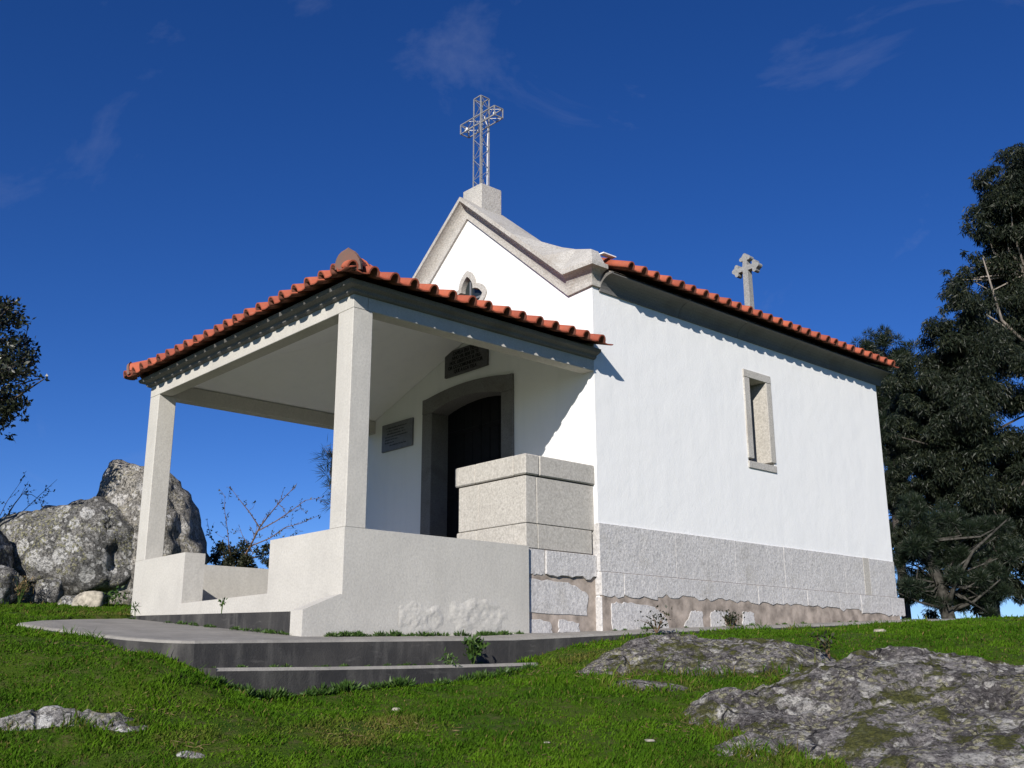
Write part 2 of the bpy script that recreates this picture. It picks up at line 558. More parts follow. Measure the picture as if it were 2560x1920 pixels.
M['dull'] = plain('dull_stone', (0.27, 0.25, 0.215), 0.9, 0.2, 0.35, 30, 0.5)
M['palestone'] = plain('pale_fieldstone', (0.33, 0.30, 0.245), 0.9, 0.2, 0.45, 18, 0.6)
M['metal'] = make_metal()
M['lamp'] = plain('lamp_white', (0.75, 0.74, 0.70), 0.4, 0.4, 0.08, 10, 0)
M['door'] = plain('black_door_paint', (0.005, 0.005, 0.007), 0.6, 0.15, 0.3, 14, 0.2)
M['glass'] = NT('window_glass', 0.08, 0.5).color((0.018, 0.025, 0.028)).mat
M['slate'] = plain('slate_plaque', (0.135, 0.14, 0.155), 0.45, 0.4, 0.15, 20, 0.1)
M['sign'] = plain('dark_granite_tablet', (0.085, 0.083, 0.085), 0.7, 0.3, 0.4, 90, 0.3)
M['ink'] = plain('engraved_black', (0.012, 0.012, 0.014), 0.8, 0.2, 0.1, 40, 0)
M['flash'] = plain('white_flashing', (0.75, 0.75, 0.74), 0.5, 0.4, 0.05, 10, 0)
M['grass'] = make_grass()
M['ground'] = make_ground()
M['bark'] = plain('grey_bark', (0.065, 0.057, 0.05), 0.95, 0.1, 0.5, 14, 0.8)
M['bark_pale'] = plain('pale_eucalyptus_bark', (0.20, 0.175, 0.15), 0.8, 0.2, 0.35, 9, 0.4)
M['bark_lichen'] = plain('lichened_pine_bark', (0.055, 0.052, 0.046), 0.95, 0.1, 0.6, 16, 0.8)
M['euc'] = make_leaf('eucalyptus_leaf', (0.008, 0.014, 0.009), (0.018, 0.027, 0.015), (0.042, 0.048, 0.022), 0.5, 0.3)
M['pine'] = make_leaf('pine_needles', (0.007, 0.015, 0.009), (0.014, 0.027, 0.013), (0.032, 0.042, 0.018), 0.5, 0.4, 0.08)
M['oak'] = make_leaf('dark_oak_leaf', (0.010, 0.014, 0.009), (0.020, 0.026, 0.014), (0.045, 0.052, 0.026), 0.35, 0.5, 0.08)
M['weed'] = make_leaf('weed_leaf', (0.030, 0.075, 0.012), (0.055, 0.115, 0.020), (0.10, 0.16, 0.035), 0.5, 0.35, 0.2)
M['bramble'] = make_leaf('bramble_leaf', (0.010, 0.014, 0.007), (0.022, 0.028, 0.012), (0.050, 0.055, 0.024), 0.5, 0.35, 0.15)
M['dead'] = plain('dead_stems', (0.13, 0.085, 0.055), 0.9, 0.1, 0.4, 20, 0)
M['litter'] = make_leaf('dry_litter', (0.10, 0.075, 0.035), (0.17, 0.125, 0.06), (0.26, 0.20, 0.11), 0.8, 0.1, 0.1)

# ------------------------------------------------------------------ terrain
FX, FY = -math.sin(YAW), math.cos(YAW)      # site axis running up the slope
RX, RY = math.cos(YAW), math.sin(YAW)       # site axis running across the slope

def sd(s, d):
    return CX + FX * d + RX * s, CY + FY * d + RY * s

def to_sd(x, y):
    dx, dy = x - CX, y - CY
    return dx * RX + dy * RY, dx * FX + dy * FY

def tps(points):
    P = np.array(points, dtype=float)
    n = len(P)
    def U(r2):
        return np.where(r2 > 1e-12, 0.5 * r2 * np.log(np.maximum(r2, 1e-12)), 0)
    D = ((P[:, None, :2] - P[None, :, :2]) ** 2).sum(-1)
    A = np.zeros((n + 3, n + 3))
    A[:n, :n] = U(D) + np.eye(n) * 1e-3
    A[:n, n] = 1
    A[:n, n + 1:] = P[:, :2]
    A[n:, :n] = A[:n, n:].T
    w = np.linalg.solve(A, np.append(P[:, 2], [0, 0, 0]))
    def f(x, y):
        x, y = np.asarray(x, float), np.asarray(y, float)
        sh = x.shape
        q = np.stack([x.ravel(), y.ravel()], 1)
        out = np.empty(len(q))
        for i in range(0, len(q), 40000):
            b = q[i:i + 40000]
            d2 = ((b[:, None] - P[None, :, :2]) ** 2).sum(-1)
            out[i:i + 40000] = U(d2) @ w[:n] + w[n] + b @ w[n + 1:]
        return out.reshape(sh)
    return f

ground_pts = [(.85, -4.55, -.02), (.95, -4.75, .0), (.80, -4.2, -.13), (.8, -3.7, -.125), (.8, -3, -.075), (.8, -2.2, -.025), (.6, -1.6, .08), (.5, -.75, .265), (.5, .7, .39), (.5, 2.85, .495), (.5, 6, .645), (.5, 8, .69),
    (.5, -4.82, .14), (.19, -4.85, .165), (-.06, -4.86, .20), (-.3, -4.86, .23), (-1.18, -4.85, .295), (-2.4, -4.85, .41), (-3.1, -4.1, .55), (-3.6, -3.4, .63), (-4.6, -3, .72),
    (-1.27, -5.27, .36), (.88, -5.86, -.25), (1.18, -5.53, -.215), (1.0, -5.1, -.13), (3.34, -4.18, -.47), (1.6, -6.1, -.49), (5.1, -2.25, -.47), (7.27, -7.73, -1.5), (9, -4, -1.4), (4, -9, -1.5),
    (2.66, 1.34, .317), (2.3, 4.6, .6), (4.2, 3.5, .33), (1.9, -1.0, .10), (1.25, -1.9, .02), (1.9, -2.0, -.03), (2.15, -2.6, -.14), (2.7, -3.0, -.26), (3.2, -.5, .02), (4.5, 7, .3), (2, 8, .62),
    (6, 3, -.2), (-2, 8, .8), (-6.5, -2.3, .88), (-5.6, -3.2, .82), (-6, -5, .72), (-9, -3, .8), (-5, 1, .75), (-5, 5, .6), (-12, -3, .2), (-12, 6, -1), (0, 14, -.6), (8, 12, -1.6),
    (-4, -8, .3), (-8, -8, .4), (15, -15, -4), (20, 5, -4), (-25, -10, -4), (-20, 20, -6), (10, 25, -6), (30, -30, -8), (0, -25, -5)]
_g = tps(ground_pts)

SLAB_Y = [-4.9, -4.46, -1.5, -.75, .7, 2.85, 6.0, 9.0]
SLAB_Z = [.225, .243, .32, .36, .443, .545, .70, .84]

def slab_z(x, y):
    x, y = np.asarray(x, float), np.asarray(y, float)
    k = np.interp(y, [-3, 0, 6], [.08, .06, .035])
    return np.interp(y, SLAB_Y, SLAB_Z) - k * (x - .4)

SLAB = [(.4, -4.42), (.36, -4.5), (.22, -4.6), (-.1, -4.69), (-.5, -4.73), (-1.3, -4.735), (-2.0, -4.74), (-2.35, -4.72), (-2.75, -4.40), (-3.05, -4.0), (-3.25, -3.5), (-3.45, -3.25),
        (-4.35, -3.1), (-4.4, 0), (-4.4, 6.3), (0, 7.0), (.05, 8.2), (.4, 8.2), (.4, 7.0), (.4, 6.0), (.4, 4.4), (.4, 2.85), (.4, 1.8), (.4, .7), (.4, -.75), (.4, -1.5), (.4, -2.5), (.4, -3.5)]

def in_poly(x, y, poly, grow=0.0):
    x, y = np.asarray(x, float), np.asarray(y, float)
    ins = np.zeros(x.shape, bool)
    n = len(poly)
    dist = np.full(x.shape, 1e9)
    for i in range(n):
        x0, y0 = poly[i]
        x1, y1 = poly[(i + 1) % n]
        c = ((y0 > y) != (y1 > y))
        with np.errstate(divide='ignore', invalid='ignore'):
            ins ^= c & (x < (x1 - x0) * (y - y0) / (y1 - y0 + 1e-12) + x0)
        L2 = (x1 - x0) ** 2 + (y1 - y0) ** 2
        t = np.clip(((x - x0) * (x1 - x0) + (y - y0) * (y1 - y0)) / L2, 0, 1)
        dist = np.minimum(dist, np.hypot(x - x0 - t * (x1 - x0), y - y0 - t * (y1 - y0)))
    return ins | (dist < grow) if grow >= 0 else ins & (dist > -grow)

def ground_z(x, y):
    x, y = np.asarray(x, float), np.asarray(y, float)
    r = np.hypot(x, y)
    near = _g(np.clip(x, -32, 32), np.clip(y, -32, 32))
    far = -9 - 14 * np.clip((r - 30) / 200, 0, 1)
    k = np.clip((r - 16) / 16, 0, 1)
    k = k * k * (3 - 2 * k)
    z = near * (1 - k) + far * k
    p = np.stack([x.ravel(), y.ravel(), np.zeros(x.size)], 1)
    z = z + (0.025 * fbm(p * 1.6, 4, 3)).reshape(x.shape) + (k * 2.0 * fbm(p * 0.03, 3, 9).reshape(x.shape))
    sz = slab_z(x, y)
    ins = in_poly(x, y, SLAB, -0.04)
    z = np.where(ins, np.minimum(z, sz - .12), z)
    st = (x > .36) & (x < .7) & (y > -4.4) & (y < -1.9)
    return np.where(st, np.minimum(z, -.05), z)

def axis(lo, hi, fine, far):
    a = list(np.arange(lo, hi + 1e-6, fine))
    s, left, right = fine, [], []
    p = lo
    while p > -far:
        s *= 1.25
        p -= s
        left.append(p)
    s, p = fine, hi
    while p < far:
        s *= 1.25
        p += s
        right.append(p)
    return np.array(left[::-1] + a + right)

gx, gy = axis(-5.5, 8.5, .09, 2500), axis(-8.5, 9.0, .09, 2500)
GX, GY = np.meshgrid(gx, gy)
GZ = ground_z(GX, GY)
ny, nx = GX.shape
idx = np.arange(nx * ny).reshape(ny, nx)
quads = np.stack([idx[:-1, :-1], idx[:-1, 1:], idx[1:, 1:], idx[1:, :-1]], -1).reshape(-1, 4)
terrain = fast_mesh('ground', np.stack([GX, GY, GZ], -1).reshape(-1, 3), quads, M['ground'], smooth=True)
tag(terrain, kind='structure')

# ------------------------------------------------------------------ terrace, steps
def slab_mesh():
    """terrace slab with worn, rounded arrises"""
    mb = MB()
    n = len(SLAB)
    P = [Vector((x, y)) for x, y in SLAB]
    area = sum(P[i].x * P[(i + 1) % n].y - P[(i + 1) % n].x * P[i].y for i in range(n))
    sg_ = 1 if area > 0 else -1
    def inset(i, w):
        e0, e1 = (P[i] - P[i - 1]).normalized(), (P[(i + 1) % n] - P[i]).normalized()
        m_ = (Vector((-e0.y, e0.x)) + Vector((-e1.y, e1.x)))
        return P[i] + m_ * (sg_ * w / max(.5, m_.length_squared / 2))
    rings = []
    for w, dz in ((.026, 0), (.010, -.006), (0, -.022), (-.012, -.55)):
        ring = []
        for i in range(n):
            q = inset(i, w)
            ring.append((q.x, q.y, float(slab_z(P[i].x, P[i].y)) + dz))
        rings.append(ring)
    tris = tessellate_polygon([[Vector((p[0], p[1], 0)) for p in rings[0]]])
    mb.add(rings[0], [tuple(t) for t in tris], 0)
    for k in range(3):
        mb.add(rings[k] + rings[k + 1], [(i, (i + 1) % n, n + (i + 1) % n, n + i) for i in range(n)], 0 if k < 2 else 1)
    return mb
terr = slab_mesh().build('terrace', [M['slab'], M['riser']])
tag(terr, kind='structure')

stp = MB()
ys = [-4.42, -3.6, -2.8, -2.0, -1.55]
zs = [.062, .07, .082, .098, .11]
for i in range(len(ys) - 1):
    y0, y1, z0, z1 = ys[i], ys[i + 1], zs[i], zs[i + 1]
    stp.add([(.39, y0, z0), (.715, y0, z0), (.715, y1, z1), (.39, y1, z1)], [(0, 1, 2, 3)], 0)
    stp.add([(.715, y0, z0), (.715, y1, z1), (.74, y1, z1 - .022), (.74, y0, z0 - .022)], [(0, 1, 2, 3)], 0)
    stp.add([(.74, y0, z0 - .022), (.74, y1, z1 - .022), (.755, y1, -.5), (.755, y0, -.5)], [(0, 1, 2, 3)], 1)
stp.add([(.39, -4.42, .062), (.74, -4.42, .062), (.755, -4.42, -.5), (.39, -4.42, -.5)], [(0, 1, 2, 3)], 1)
stp.add([(.39, -1.55, .11), (.74, -1.55, .11), (.755, -1.55, -.5), (.39, -1.55, -.5)], [(0, 1, 2, 3)], 1)
step = stp.build('steps', [M['slab'], M['riser']])
tag(step, kind='structure')

# ------------------------------------------------------------------ chapel
XC, XW = -2.08, -4.16      # centre line and left wall
HW, LEN = 4.035, 5.84      # wall height, depth
chapel = thing('chapel', (XC, 1.5, .35), 'small whitewashed chapel with granite gable, tiled roof and open front porch', 'chapel')

def fac(p, s, y0=0.0, y1=.35):
    return (p[0], y0 if s == 0 else y1, p[1])

def arch(x0, x1, zs_, zc, n=10):
    out = []
    for i in range(n + 1):
        t = i / n
        out.append((x0 + (x1 - x0) * t, zs_ + (zc - zs_) * (1 - (2 * t - 1) ** 2)))
    return out

def quatre(tip, k, p, n=10, zc=4.44):
    out = []
    for q in range(4):
        for i in range(-n, n):
            phi = (i + (0 if i > -n else 0)) / n
            r = tip * (1 - k * abs(phi) ** p)
            an = math.pi / 2 * q + phi * math.pi / 4
            out.append((XC + r * math.sin(an), zc + r * math.cos(an)))
    return out

wall = MB()
door_hole = [(-2.90, .62), (-2.90, 3.30)] + arch(-2.90, -1.26, 3.30, 3.35) + [(-1.26, .62)]
dh = [door_hole[0]] + door_hole[2:]
qo = quatre(.35, .40, 1.25)
facade = [(XW, .3), (XW, HW + .02), (-3.80, HW + .02), (XC, 5.53), (-.36, HW + .02), (0, HW + .02), (0, .3)]
wall.prism([facade, dh, qo], lambda p, s: fac(p, s))
win_hole = [(2.64, 2.40), (3.185, 2.40), (3.185, 3.60), (2.64, 3.60)]
side = [(.35, .3), (LEN, .3), (LEN, HW), (.35, HW)]
wall.prism([side, win_hole], lambda p, s: (0 if s == 0 else -.35, p[0], p[1]))
wall.prism([[(.35, .3), (LEN, .3), (LEN, HW), (.35, HW)]], lambda p, s: (XW if s == 0 else XW + .35, p[0], p[1]))
wall.prism([[(XW + .35, .3), (-.35, .3), (-.35, HW), (XC, 5.05), (XW + .35, HW)]], lambda p, s: (p[0], LEN if s == 0 else LEN - .35, p[1]))
wall.build('wall', M['white'], chapel)

# ---- gable coping and cornice ------------------------------------------------
def cove_rows(y_out, y_in, t0, t1, t2, t3, n=6):
    rows = [(y_out, 0.0), (y_out, -t0)]
    for i in range(1, n + 1):
        a = math.pi / 2 * i / n
        rows.append((y_out + (y_in - y_out) * math.sin(a), -t0 - (t1 - t0) * (1 - math.cos(a))))
    rows += [(y_in, -t2), (0.0, -t3)]
    return rows
rows = cove_rows(-.15, -.03, .058, .20, .262, .262)
cv, cf = [], []
NP = 7
for (y, dz) in rows:
    o_ = -y
    kz = dz * .86
    cv += [(XW - o_, .10, 4.25 + kz), (XW - o_, y, 4.25 + kz), (-3.86 + .05 * (1 + y / .15), y, 4.262 + dz), (XC, y, 5.762 + dz),
           (-.30 - .05 * (1 + y / .15), y, 4.262 + dz), (o_, y, 4.25 + kz), (o_, .10, 4.25 + kz)]
for r_ in range(len(rows) - 1):
    for c_ in range(NP - 1):
        a = r_ * NP + c_
        cf.append((a, a + 1, a + NP + 1, a + NP))
cor = MB().add(cv, cf)
Fp = [(XC, -.15, 5.762), (-1.14, -.15, 4.965), (-.6, -.15, 4.512), (-.30, -.15, 4.262), (.15, -.15, 4.25), (.15, .06, 4.23)]
Bp = [(XC, .42, 5.762), (-1.14, .42, 4.985), (-.78, .34, 4.81), (-.42, .20, 4.635), (0, 0, 4.45), (0, .11, 4.45)]
def mir(p):
    return (2 * XC - p[0], p[1], p[2])
for mm in (lambda p: p, mir):
    F, B = [mm(p) for p in Fp], [mm(p) for p in Bp]
    v = F + B + [(b[0], max(b[1], .12) + .001, b[2] - .5) for b in B]
    n = len(F)
    f = [(i, i + 1, n + i + 1, n + i) for i in range(n - 1)] + [(n + i, n + i + 1, 2 * n + i + 1, 2 * n + i) for i in range(n - 1)]
    e = len(v)
    v += [mm((.15, .10, 4.20)), mm((.0, .14, 4.30))]
    f += [(n - 1, 2 * n - 1, e + 1, e)]
    cor.add(v, f)
cor.build('gable_coping', M['granite'], chapel)
ped = MB().box(XC - .18, XC + .18, .05, .39, 5.40, 5.955)
ped.build('cross_pedestal', M['granite'], chapel, bevel=.008)
# stone joints on the raking cove: thin recessed lines read as mortar
# ---- eaves cornice along both long walls -------------------------------------
def eave_profile():
    pr = [(.012, 3.985)]
    for i in range(0, 8):
        a = math.pi / 2 * i / 7
        pr.append((.02 + .175 * (1 - math.cos(a)), 3.985 + .155 * math.sin(a)))
    pr += [(.20, 4.14), (.20, 4.165), (-.1, 4.165), (-.1, 3.985)]
    return pr
EP = eave_profile()
joints = [.097, 1.42, 2.55, 3.70, 4.85, 5.95]
eave = bpy.data.objects.new('eaves_cornice', None)
eave.empty_display_size = .1
link(eave, chapel)
for sgn in (1, -1):
    for j in range(len(joints) - 1):
        y0, y1 = joints[j] + .004, joints[j + 1] - .004
        v = [((x if sgn > 0 else XW - x), y, z) for y in (y0, y1) for x, z in EP]
        n = len(EP)
        f = [(i, (i + 1) % n, n + (i + 1) % n, n + i) for i in range(n)] + [tuple(range(n)), tuple(range(n, 2 * n))]
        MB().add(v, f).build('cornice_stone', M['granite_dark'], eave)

MB().box(.02, .09, .10, .30, 4.405, 4.418).build('roof_flashing', M['flash'], chapel)

# ---- roof tiles -----------------------------------------------------------------
TW = .215
def tile_mesh():
    top = []
    for i in range(9):
        a = math.pi * (1 - i / 8)
        top.append((.056 + .056 * math.cos(a), .004 + .072 * math.sin(a)))
    top += [(.126, .000), (.160, -.004), (.200, .000), (.228, .010)]
    bot = []
    for i in range(9):
        a = math.pi * (1 - i / 8)
        bot.append((.056 + .044 * math.cos(a), -.006 + .070 * math.sin(a)))
    bot += [(.126, -.011), (.160, -.015), (.200, -.011), (.228, -.001)]
    n = len(top)
    v, f = [], []
    for (yy, lift) in ((0, .012), (.41, -.004)):
        v += [(x - TW / 2, yy, z + lift) for x, z in top] + [(x - TW / 2, yy, z + lift) for x, z in bot]
    for i in range(n - 1):
        f.append((i, i + 1, 2 * n + i + 1, 2 * n + i))
        f.append((n + i + 1, n + i, 3 * n + i, 3 * n + i + 1))
        f.append((i + 1, i, n + i, n + i + 1))
        f.append((2 * n + i, 2 * n + i + 1, 3 * n + i + 1, 3 * n + i))
    f.append((0, 2 * n, 3 * n, n))
    f.append((n - 1, 2 * n - 1, 4 * n - 1, 3 * n - 1))
    me = bpy.data.meshes.new('tile')
    me.from_pydata(v, [], f)
    me.materials.append(M['tile'])
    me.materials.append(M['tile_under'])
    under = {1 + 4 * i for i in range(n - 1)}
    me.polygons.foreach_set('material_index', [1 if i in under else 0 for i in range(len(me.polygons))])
    bm = bmesh.new()
    bm.from_mesh(me)
    bmesh.ops.recalc_face_normals(bm, faces=bm.faces)
    for fc in bm.faces:
        fc.smooth = abs(fc.normal.y) < .6
    bm.to_mesh(me)
    bm.free()
    return me
TILE = tile_mesh()
_tv = np.array([v.co for v in TILE.vertices])
_tf = [tuple(p.vertices) for p in TILE.polygons]
rt = random.Random(4)

def lay_tiles(roof, start, e, up, count, nrows, ok, singles=3, step=.345):
    e, up = Vector(e).normalized(), Vector(up).normalized()
    nrm = e.cross(up)
    extra = MB()
    for r_ in range(nrows):
        for c_ in range(count):
            u, w = (c_ + .5) * TWX[0], r_ * step
            cut = ok(u, w)          # share of the tile left after it is cut along a hip
            if cut < .2:
                continue
            cut = min(1.0, cut)
            jx, jy, jr = rt.uniform(-.006, .006), rt.uniform(-.013, .013), rt.uniform(-.022, .022)
            p = Vector(start) + e * (u + jx) + up * (w + jy)
            e2 = (e + up * jr).normalized()
            u2 = nrm.cross(e2)
            mtx = Matrix(((e2.x, u2.x * cut, nrm.x, p.x), (e2.y, u2.y * cut, nrm.y, p.y), (e2.z, u2.z * cut, nrm.z, p.z), (0, 0, 0, 1)))
            if r_ < singles:
                o = bpy.data.objects.new('tile', TILE)
                COL.objects.link(o)
                o.parent = roof
                o.matrix_basis = mtx
            else:
                q = _tv @ np.array(mtx.to_3x3()).T + np.array(p)
                extra.add(q.tolist(), _tf)
    return extra
TWX = [TW]

SL = .42
cs, sn = math.cos(math.atan(SL)), math.sin(math.atan(SL))
deck = MB()
y0, y1 = .13, 5.98
zr = 4.15 + SL * (-XC + .20)
for sx in (1, -1):
    X = lambda x: x if sx > 0 else 2 * XC - x
    deck.add([(X(.20), y0, 4.166), (X(.20), y1, 4.166), (XC, y1, zr), (XC, y0, zr), (X(.20), y0, 4.150), (X(.20), y1, 4.150), (XC, y1, zr - .1), (XC, y0, zr - .1)],
             [(0, 1, 2, 3), (7, 6, 5, 4), (0, 4, 5, 1), (1, 5, 6, 2), (3, 7, 4, 0)])
main_roof = deck.build('main_roof', M['mortar'], chapel)
NT_MAIN = 27
TWX[0] = (5.96 - .21) / NT_MAIN
_true = lambda u, w: 1.0
def hip_cut(room, w):
    return (room - w * cs + .06) / (.41 * cs)
ex = lay_tiles(main_roof, (.315, .21, 4.19), (0, 1, 0), (-cs, 0, sn), NT_MAIN, 7, _true, singles=7)
ex = lay_tiles(main_roof, (XW - .315, 5.96, 4.19), (0, -1, 0), (cs, 0, sn), NT_MAIN, 7, _true, singles=0)
o = ex.build('roof_tiling', M['tile'], main_roof, fix=False)
tag(o, kind='stuff')

def half_tube(p0, p1, r, seg=8, th=.014, endcap=False, mcap=1):
    """ridge / hip tile: half pipe between two points, open below"""
    p0, p1 = Vector(p0), Vector(p1)
    t = (p1 - p0).normalized()
    s_ = t.cross(Vector((0, 0, 1))).normalized()
    n_ = s_.cross(t)
    mb = MB()
    v = []
    for p, rr in ((p0, r), (p1, r * .9)):
        for q in (rr, rr - th):
            for i in range(seg + 1):
                a = math.pi * i / seg
                v.append(p + s_ * q * math.cos(a) + n_ * (q * 1.02 * math.sin(a)))
    k = seg + 1
    f = []
    for i in range(seg):
        f += [(i, i + 1, 2 * k + i + 1, 2 * k + i), (k + i + 1, k + i, 3 * k + i, 3 * k + i + 1), (i + 1, i, k + i, k + i + 1), (2 * k + i, 2 * k + i + 1, 3 * k + i + 1, 3 * k + i)]
    f += [(0, 2 * k, 3 * k, k), (k - 1, 2 * k - 1, 4 * k - 1, 3 * k - 1)]
    mb.add(v, f, 0)
    return mb
for i in range(15):
    ya = .60 + i * .36
    half_tube((XC, ya, zr + .03), (XC, ya + .42, zr + .045), .11).build('ridge_tile', M['tile'], main_roof, smooth=False)

# ---- porch ---------------------------------------------------------------------
PY = -3.0
CA, CB = .235, .205                       # column width and depth
XL = -4.125                               # porch left face
HB = 3.075
# columns
for x0, z0, z1 in ((-CA, 1.18, HB), (XL, 1.22, HB)):
    MB().box(x0, x0 + CA, PY, PY + CB, z0, z1).build('porch_column', M['render'], chapel, bevel=.006)
# beams
MB().box(XL, 0, PY, PY + .15, HB, 3.24).build('porch_beam', M['render'], chapel, bevel=.004)
MB().box(-.16, 0, PY + .153, 0, HB, 3.24).build('porch_beam', M['render'], chapel, bevel=.004)
MB().box(XL, XL + .16, PY + .153, 0, HB, 3.24).build('porch_beam', M['render'], chapel, bevel=.004)
# moulded eaves slab (profile swept round three sides, mitred)
prof = [(.0, 3.195), (.022, 3.198), (.040, 3.210), (.044, 3.226), (.050, 3.234), (.100, 3.250), (.112, 3.272), (.112, 3.286), (-.12, 3.286), (-.12, 3.242)]
prof[0] = (.004, 3.195)
mv, mf = [], []
for (o_, z) in prof:
    mv += [(o_, -.004, z), (o_, PY - o_, z), (XL - o_, PY - o_, z), (XL - o_, -.004, z)]
n = len(prof)
for i in range(n):
    j = (i + 1) % n
    for k in range(3):
        mf.append((i * 4 + k, i * 4 + k + 1, j * 4 + k + 1, j * 4 + k))
mf += [tuple(i * 4 for i in range(n)), tuple(i * 4 + 3 for i in range(n))]
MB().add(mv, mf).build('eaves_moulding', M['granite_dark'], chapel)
# hipped ceiling (white) and deck
PS = .355
def hip(z_e, off, y_end=-.003):
    xl, xr, yf = XL - off, off, PY - off
    h = (xr - xl) / 2
    zr_ = z_e + PS * h
    yr = yf + h
    return [(xl, yf, z_e), (xr, yf, z_e), (xr, y_end, z_e), (xl, y_end, z_e), ((xl + xr) / 2, yr, zr_), ((xl + xr) / 2, y_end, zr_)]
hf = [(0, 1, 4), (1, 2, 5, 4), (0, 4, 5, 3)]
ceil = MB()
ceil.add(hip(3.233, -.10), hf)
ceil.build('porch_ceiling', M['white'], chapel, fix=False)
dk_ = MB()
dk_.add(hip(3.270, .05), hf)
dk_.add([(x, y, z - .012) for x, y, z in hip(3.270, .05)], [tuple(reversed(f)) for f in hf])
porch_roof = dk_.build('porch_roof', M['mortar'], chapel, fix=False)
cs, sn = math.cos(math.atan(PS)), math.sin(math.atan(PS))
ex0, ex1, eyf = XL - .17, .25, PY - .25
nfr = 21
TWX[0] = (ex1 - ex0) / nfr
wid = ex1 - ex0
ex_all = []
ex_all.append(lay_tiles(porch_roof, (ex0, eyf, 3.292), (1, 0, 0), (0, cs, sn), nfr, 7, lambda u, w: hip_cut(min(u, wid - u), w), singles=2))
nsd = 15
TWX[0] = -eyf / nsd
ex_all.append(lay_tiles(porch_roof, (ex1, eyf + .0, 3.292), (0, 1, 0), (-cs, 0, sn), nsd, 6, lambda u, w: hip_cut(u, w), singles=2))
ex_all.append(lay_tiles(porch_roof, (ex0, -.0, 3.292), (0, -1, 0), (cs, 0, sn), nsd, 6, lambda u, w: hip_cut(-eyf - u, w), singles=2))
rest = MB()
for e_ in ex_all:
    rest.add(e_.v, e_.f)
tag(rest.build('roof_tiling', M['tile'], porch_roof, fix=False), kind='stuff')
# hip tiles with closed, pointed end
for sx in (1, -1):
    base = Vector((ex1 if sx > 0 else ex0, eyf, 3.345))
    dirv = Vector((-sx, 1, PS)).normalized()
    base = base + dirv * .10 + Vector((0, 0, -.022))
    for i in range(8):
        a = base + dirv * (.0 + i * .38)
        b = base + dirv * (.44 + i * .38)
        half_tube(a + Vector((0, 0, .012)), b, .115).build('hip_tile', M['tile'], porch_roof)
    s_ = dirv.cross(Vector((0, 0, 1))).normalized()
    n_ = s_.cross(dirv)
    cap = MB()
    v = []
    for dd, sc_ in ((-.035, .95), (-.005, 1.04)):
        for i in range(13):
            a = math.pi * i / 12
            ww = .116 * math.cos(a)
            hh = .168 * math.sin(a) ** .92 + (.014 if i == 6 else 0)
            v.append(base + dirv * dd + s_ * ww * sc_ + n_ * (hh * sc_ - .03))
    f = [(i, i + 1, 14 + i, 13 + i) for i in range(12)] + [tuple(range(13)), tuple(range(25, 12, -1)), (12, 0, 13, 25)]
    cap.add(v, f)
    cap.build('hip_end', M['cap'], porch_roof)

# porch low walls
FL = .70
pw = MB()
# right part of the front wall with the flared side wing, one piece with the side wall
pw.box(-1.20, -.18, PY, PY + .18, .0, 1.182)
side_wall = [(PY, 1.182), (-.955, 1.182), (-.955, .2), (PY - .355, .05), (PY - .355, .505), (PY - .02, .640), (PY, .640)]
pw.prism([side_wall], lambda p, s: (0 if s == 0 else -.18, p[0], p[1]))
pw.box(-2.905, -1.20, PY, PY + .18, .0, .713)
pw.box(XL, -2.905, PY, PY + .22, .0, 1.222)
pw.box(XL, XL + .2, PY + .22, 0, .0, 1.222)
pw.build('porch_wall', M['render'], chapel)
MB().box(XL + .2, -.18, PY + .18, 0, .2, FL).build('porch_floor', M['slab'], chapel)
# wedge-shaped entrance step of bare concrete
sv = [(-.183, PY - .35, .50), (-3.0, PY - .36, .585), (-4.0, PY - .2, .62), (-4.0, PY, .62), (-.183, PY, .50)]
sv2 = [(x, y, .1) for x, y, z in sv]
MB().add(sv + sv2, [(0, 1, 2, 3, 4), (9, 8, 7, 6, 5)] + [(i, (i + 1) % 5, 5 + (i + 1) % 5, 5 + i) for i in range(5)]).build('entrance_step', M['riser'], chapel)
# wing of the step: hides the step end, so carry the step face to the corner
MB().add([(-.183, PY - .353, .502), (-.004, PY - .353, .498), (-.004, PY - .353, .1), (-.183, PY - .353, .1),
          (-.183, PY - .345, .502), (-.004, PY - .345, .498), (-.004, PY - .345, .1), (-.183, PY - .345, .1)],
         [(0, 1, 2, 3), (7, 6, 5, 4), (0, 4, 5, 1), (1, 5, 6, 2), (2, 6, 7, 3), (3, 7, 4, 0)])

# rough stone showing through the plaster on the porch side wall
def rough_patch(cy, cz, ry, rz, seed, depth):
    N = 46
    v, f = [], []
    us = np.linspace(-1, 1, N)
    U, W = np.meshgrid(us, us)
    P = np.stack([U.ravel() * ry + cy, W.ravel() * rz + cz, np.zeros(U.size)], 1)
    edge = np.clip(1.15 - np.sqrt(U.ravel() ** 2 + W.ravel() ** 2) + .35 * fbm(P * 7, 4, seed), 0, 1)
    h = depth * np.clip(edge * 2.2, 0, 1) * (0.75 + .9 * fbm(P * 11, 5, seed + 5, .65)) - .004
    V = np.stack([h, P[:, 0], P[:, 1]], 1)
    idx = np.arange(N * N).reshape(N, N)
    q = np.stack([idx[:-1, :-1], idx[:-1, 1:], idx[1:, 1:], idx[1:, :-1]], -1).reshape(-1, 4)
    keep = (h[q] > -.003).any(1)
    return fast_mesh('exposed_stone', V, q[keep], M['render'], chapel, smooth=False)
rough_patch(-2.2, .47, .24, .15, 11, .012)
rough_patch(-1.56, .50, .36, .17, 23, .014)

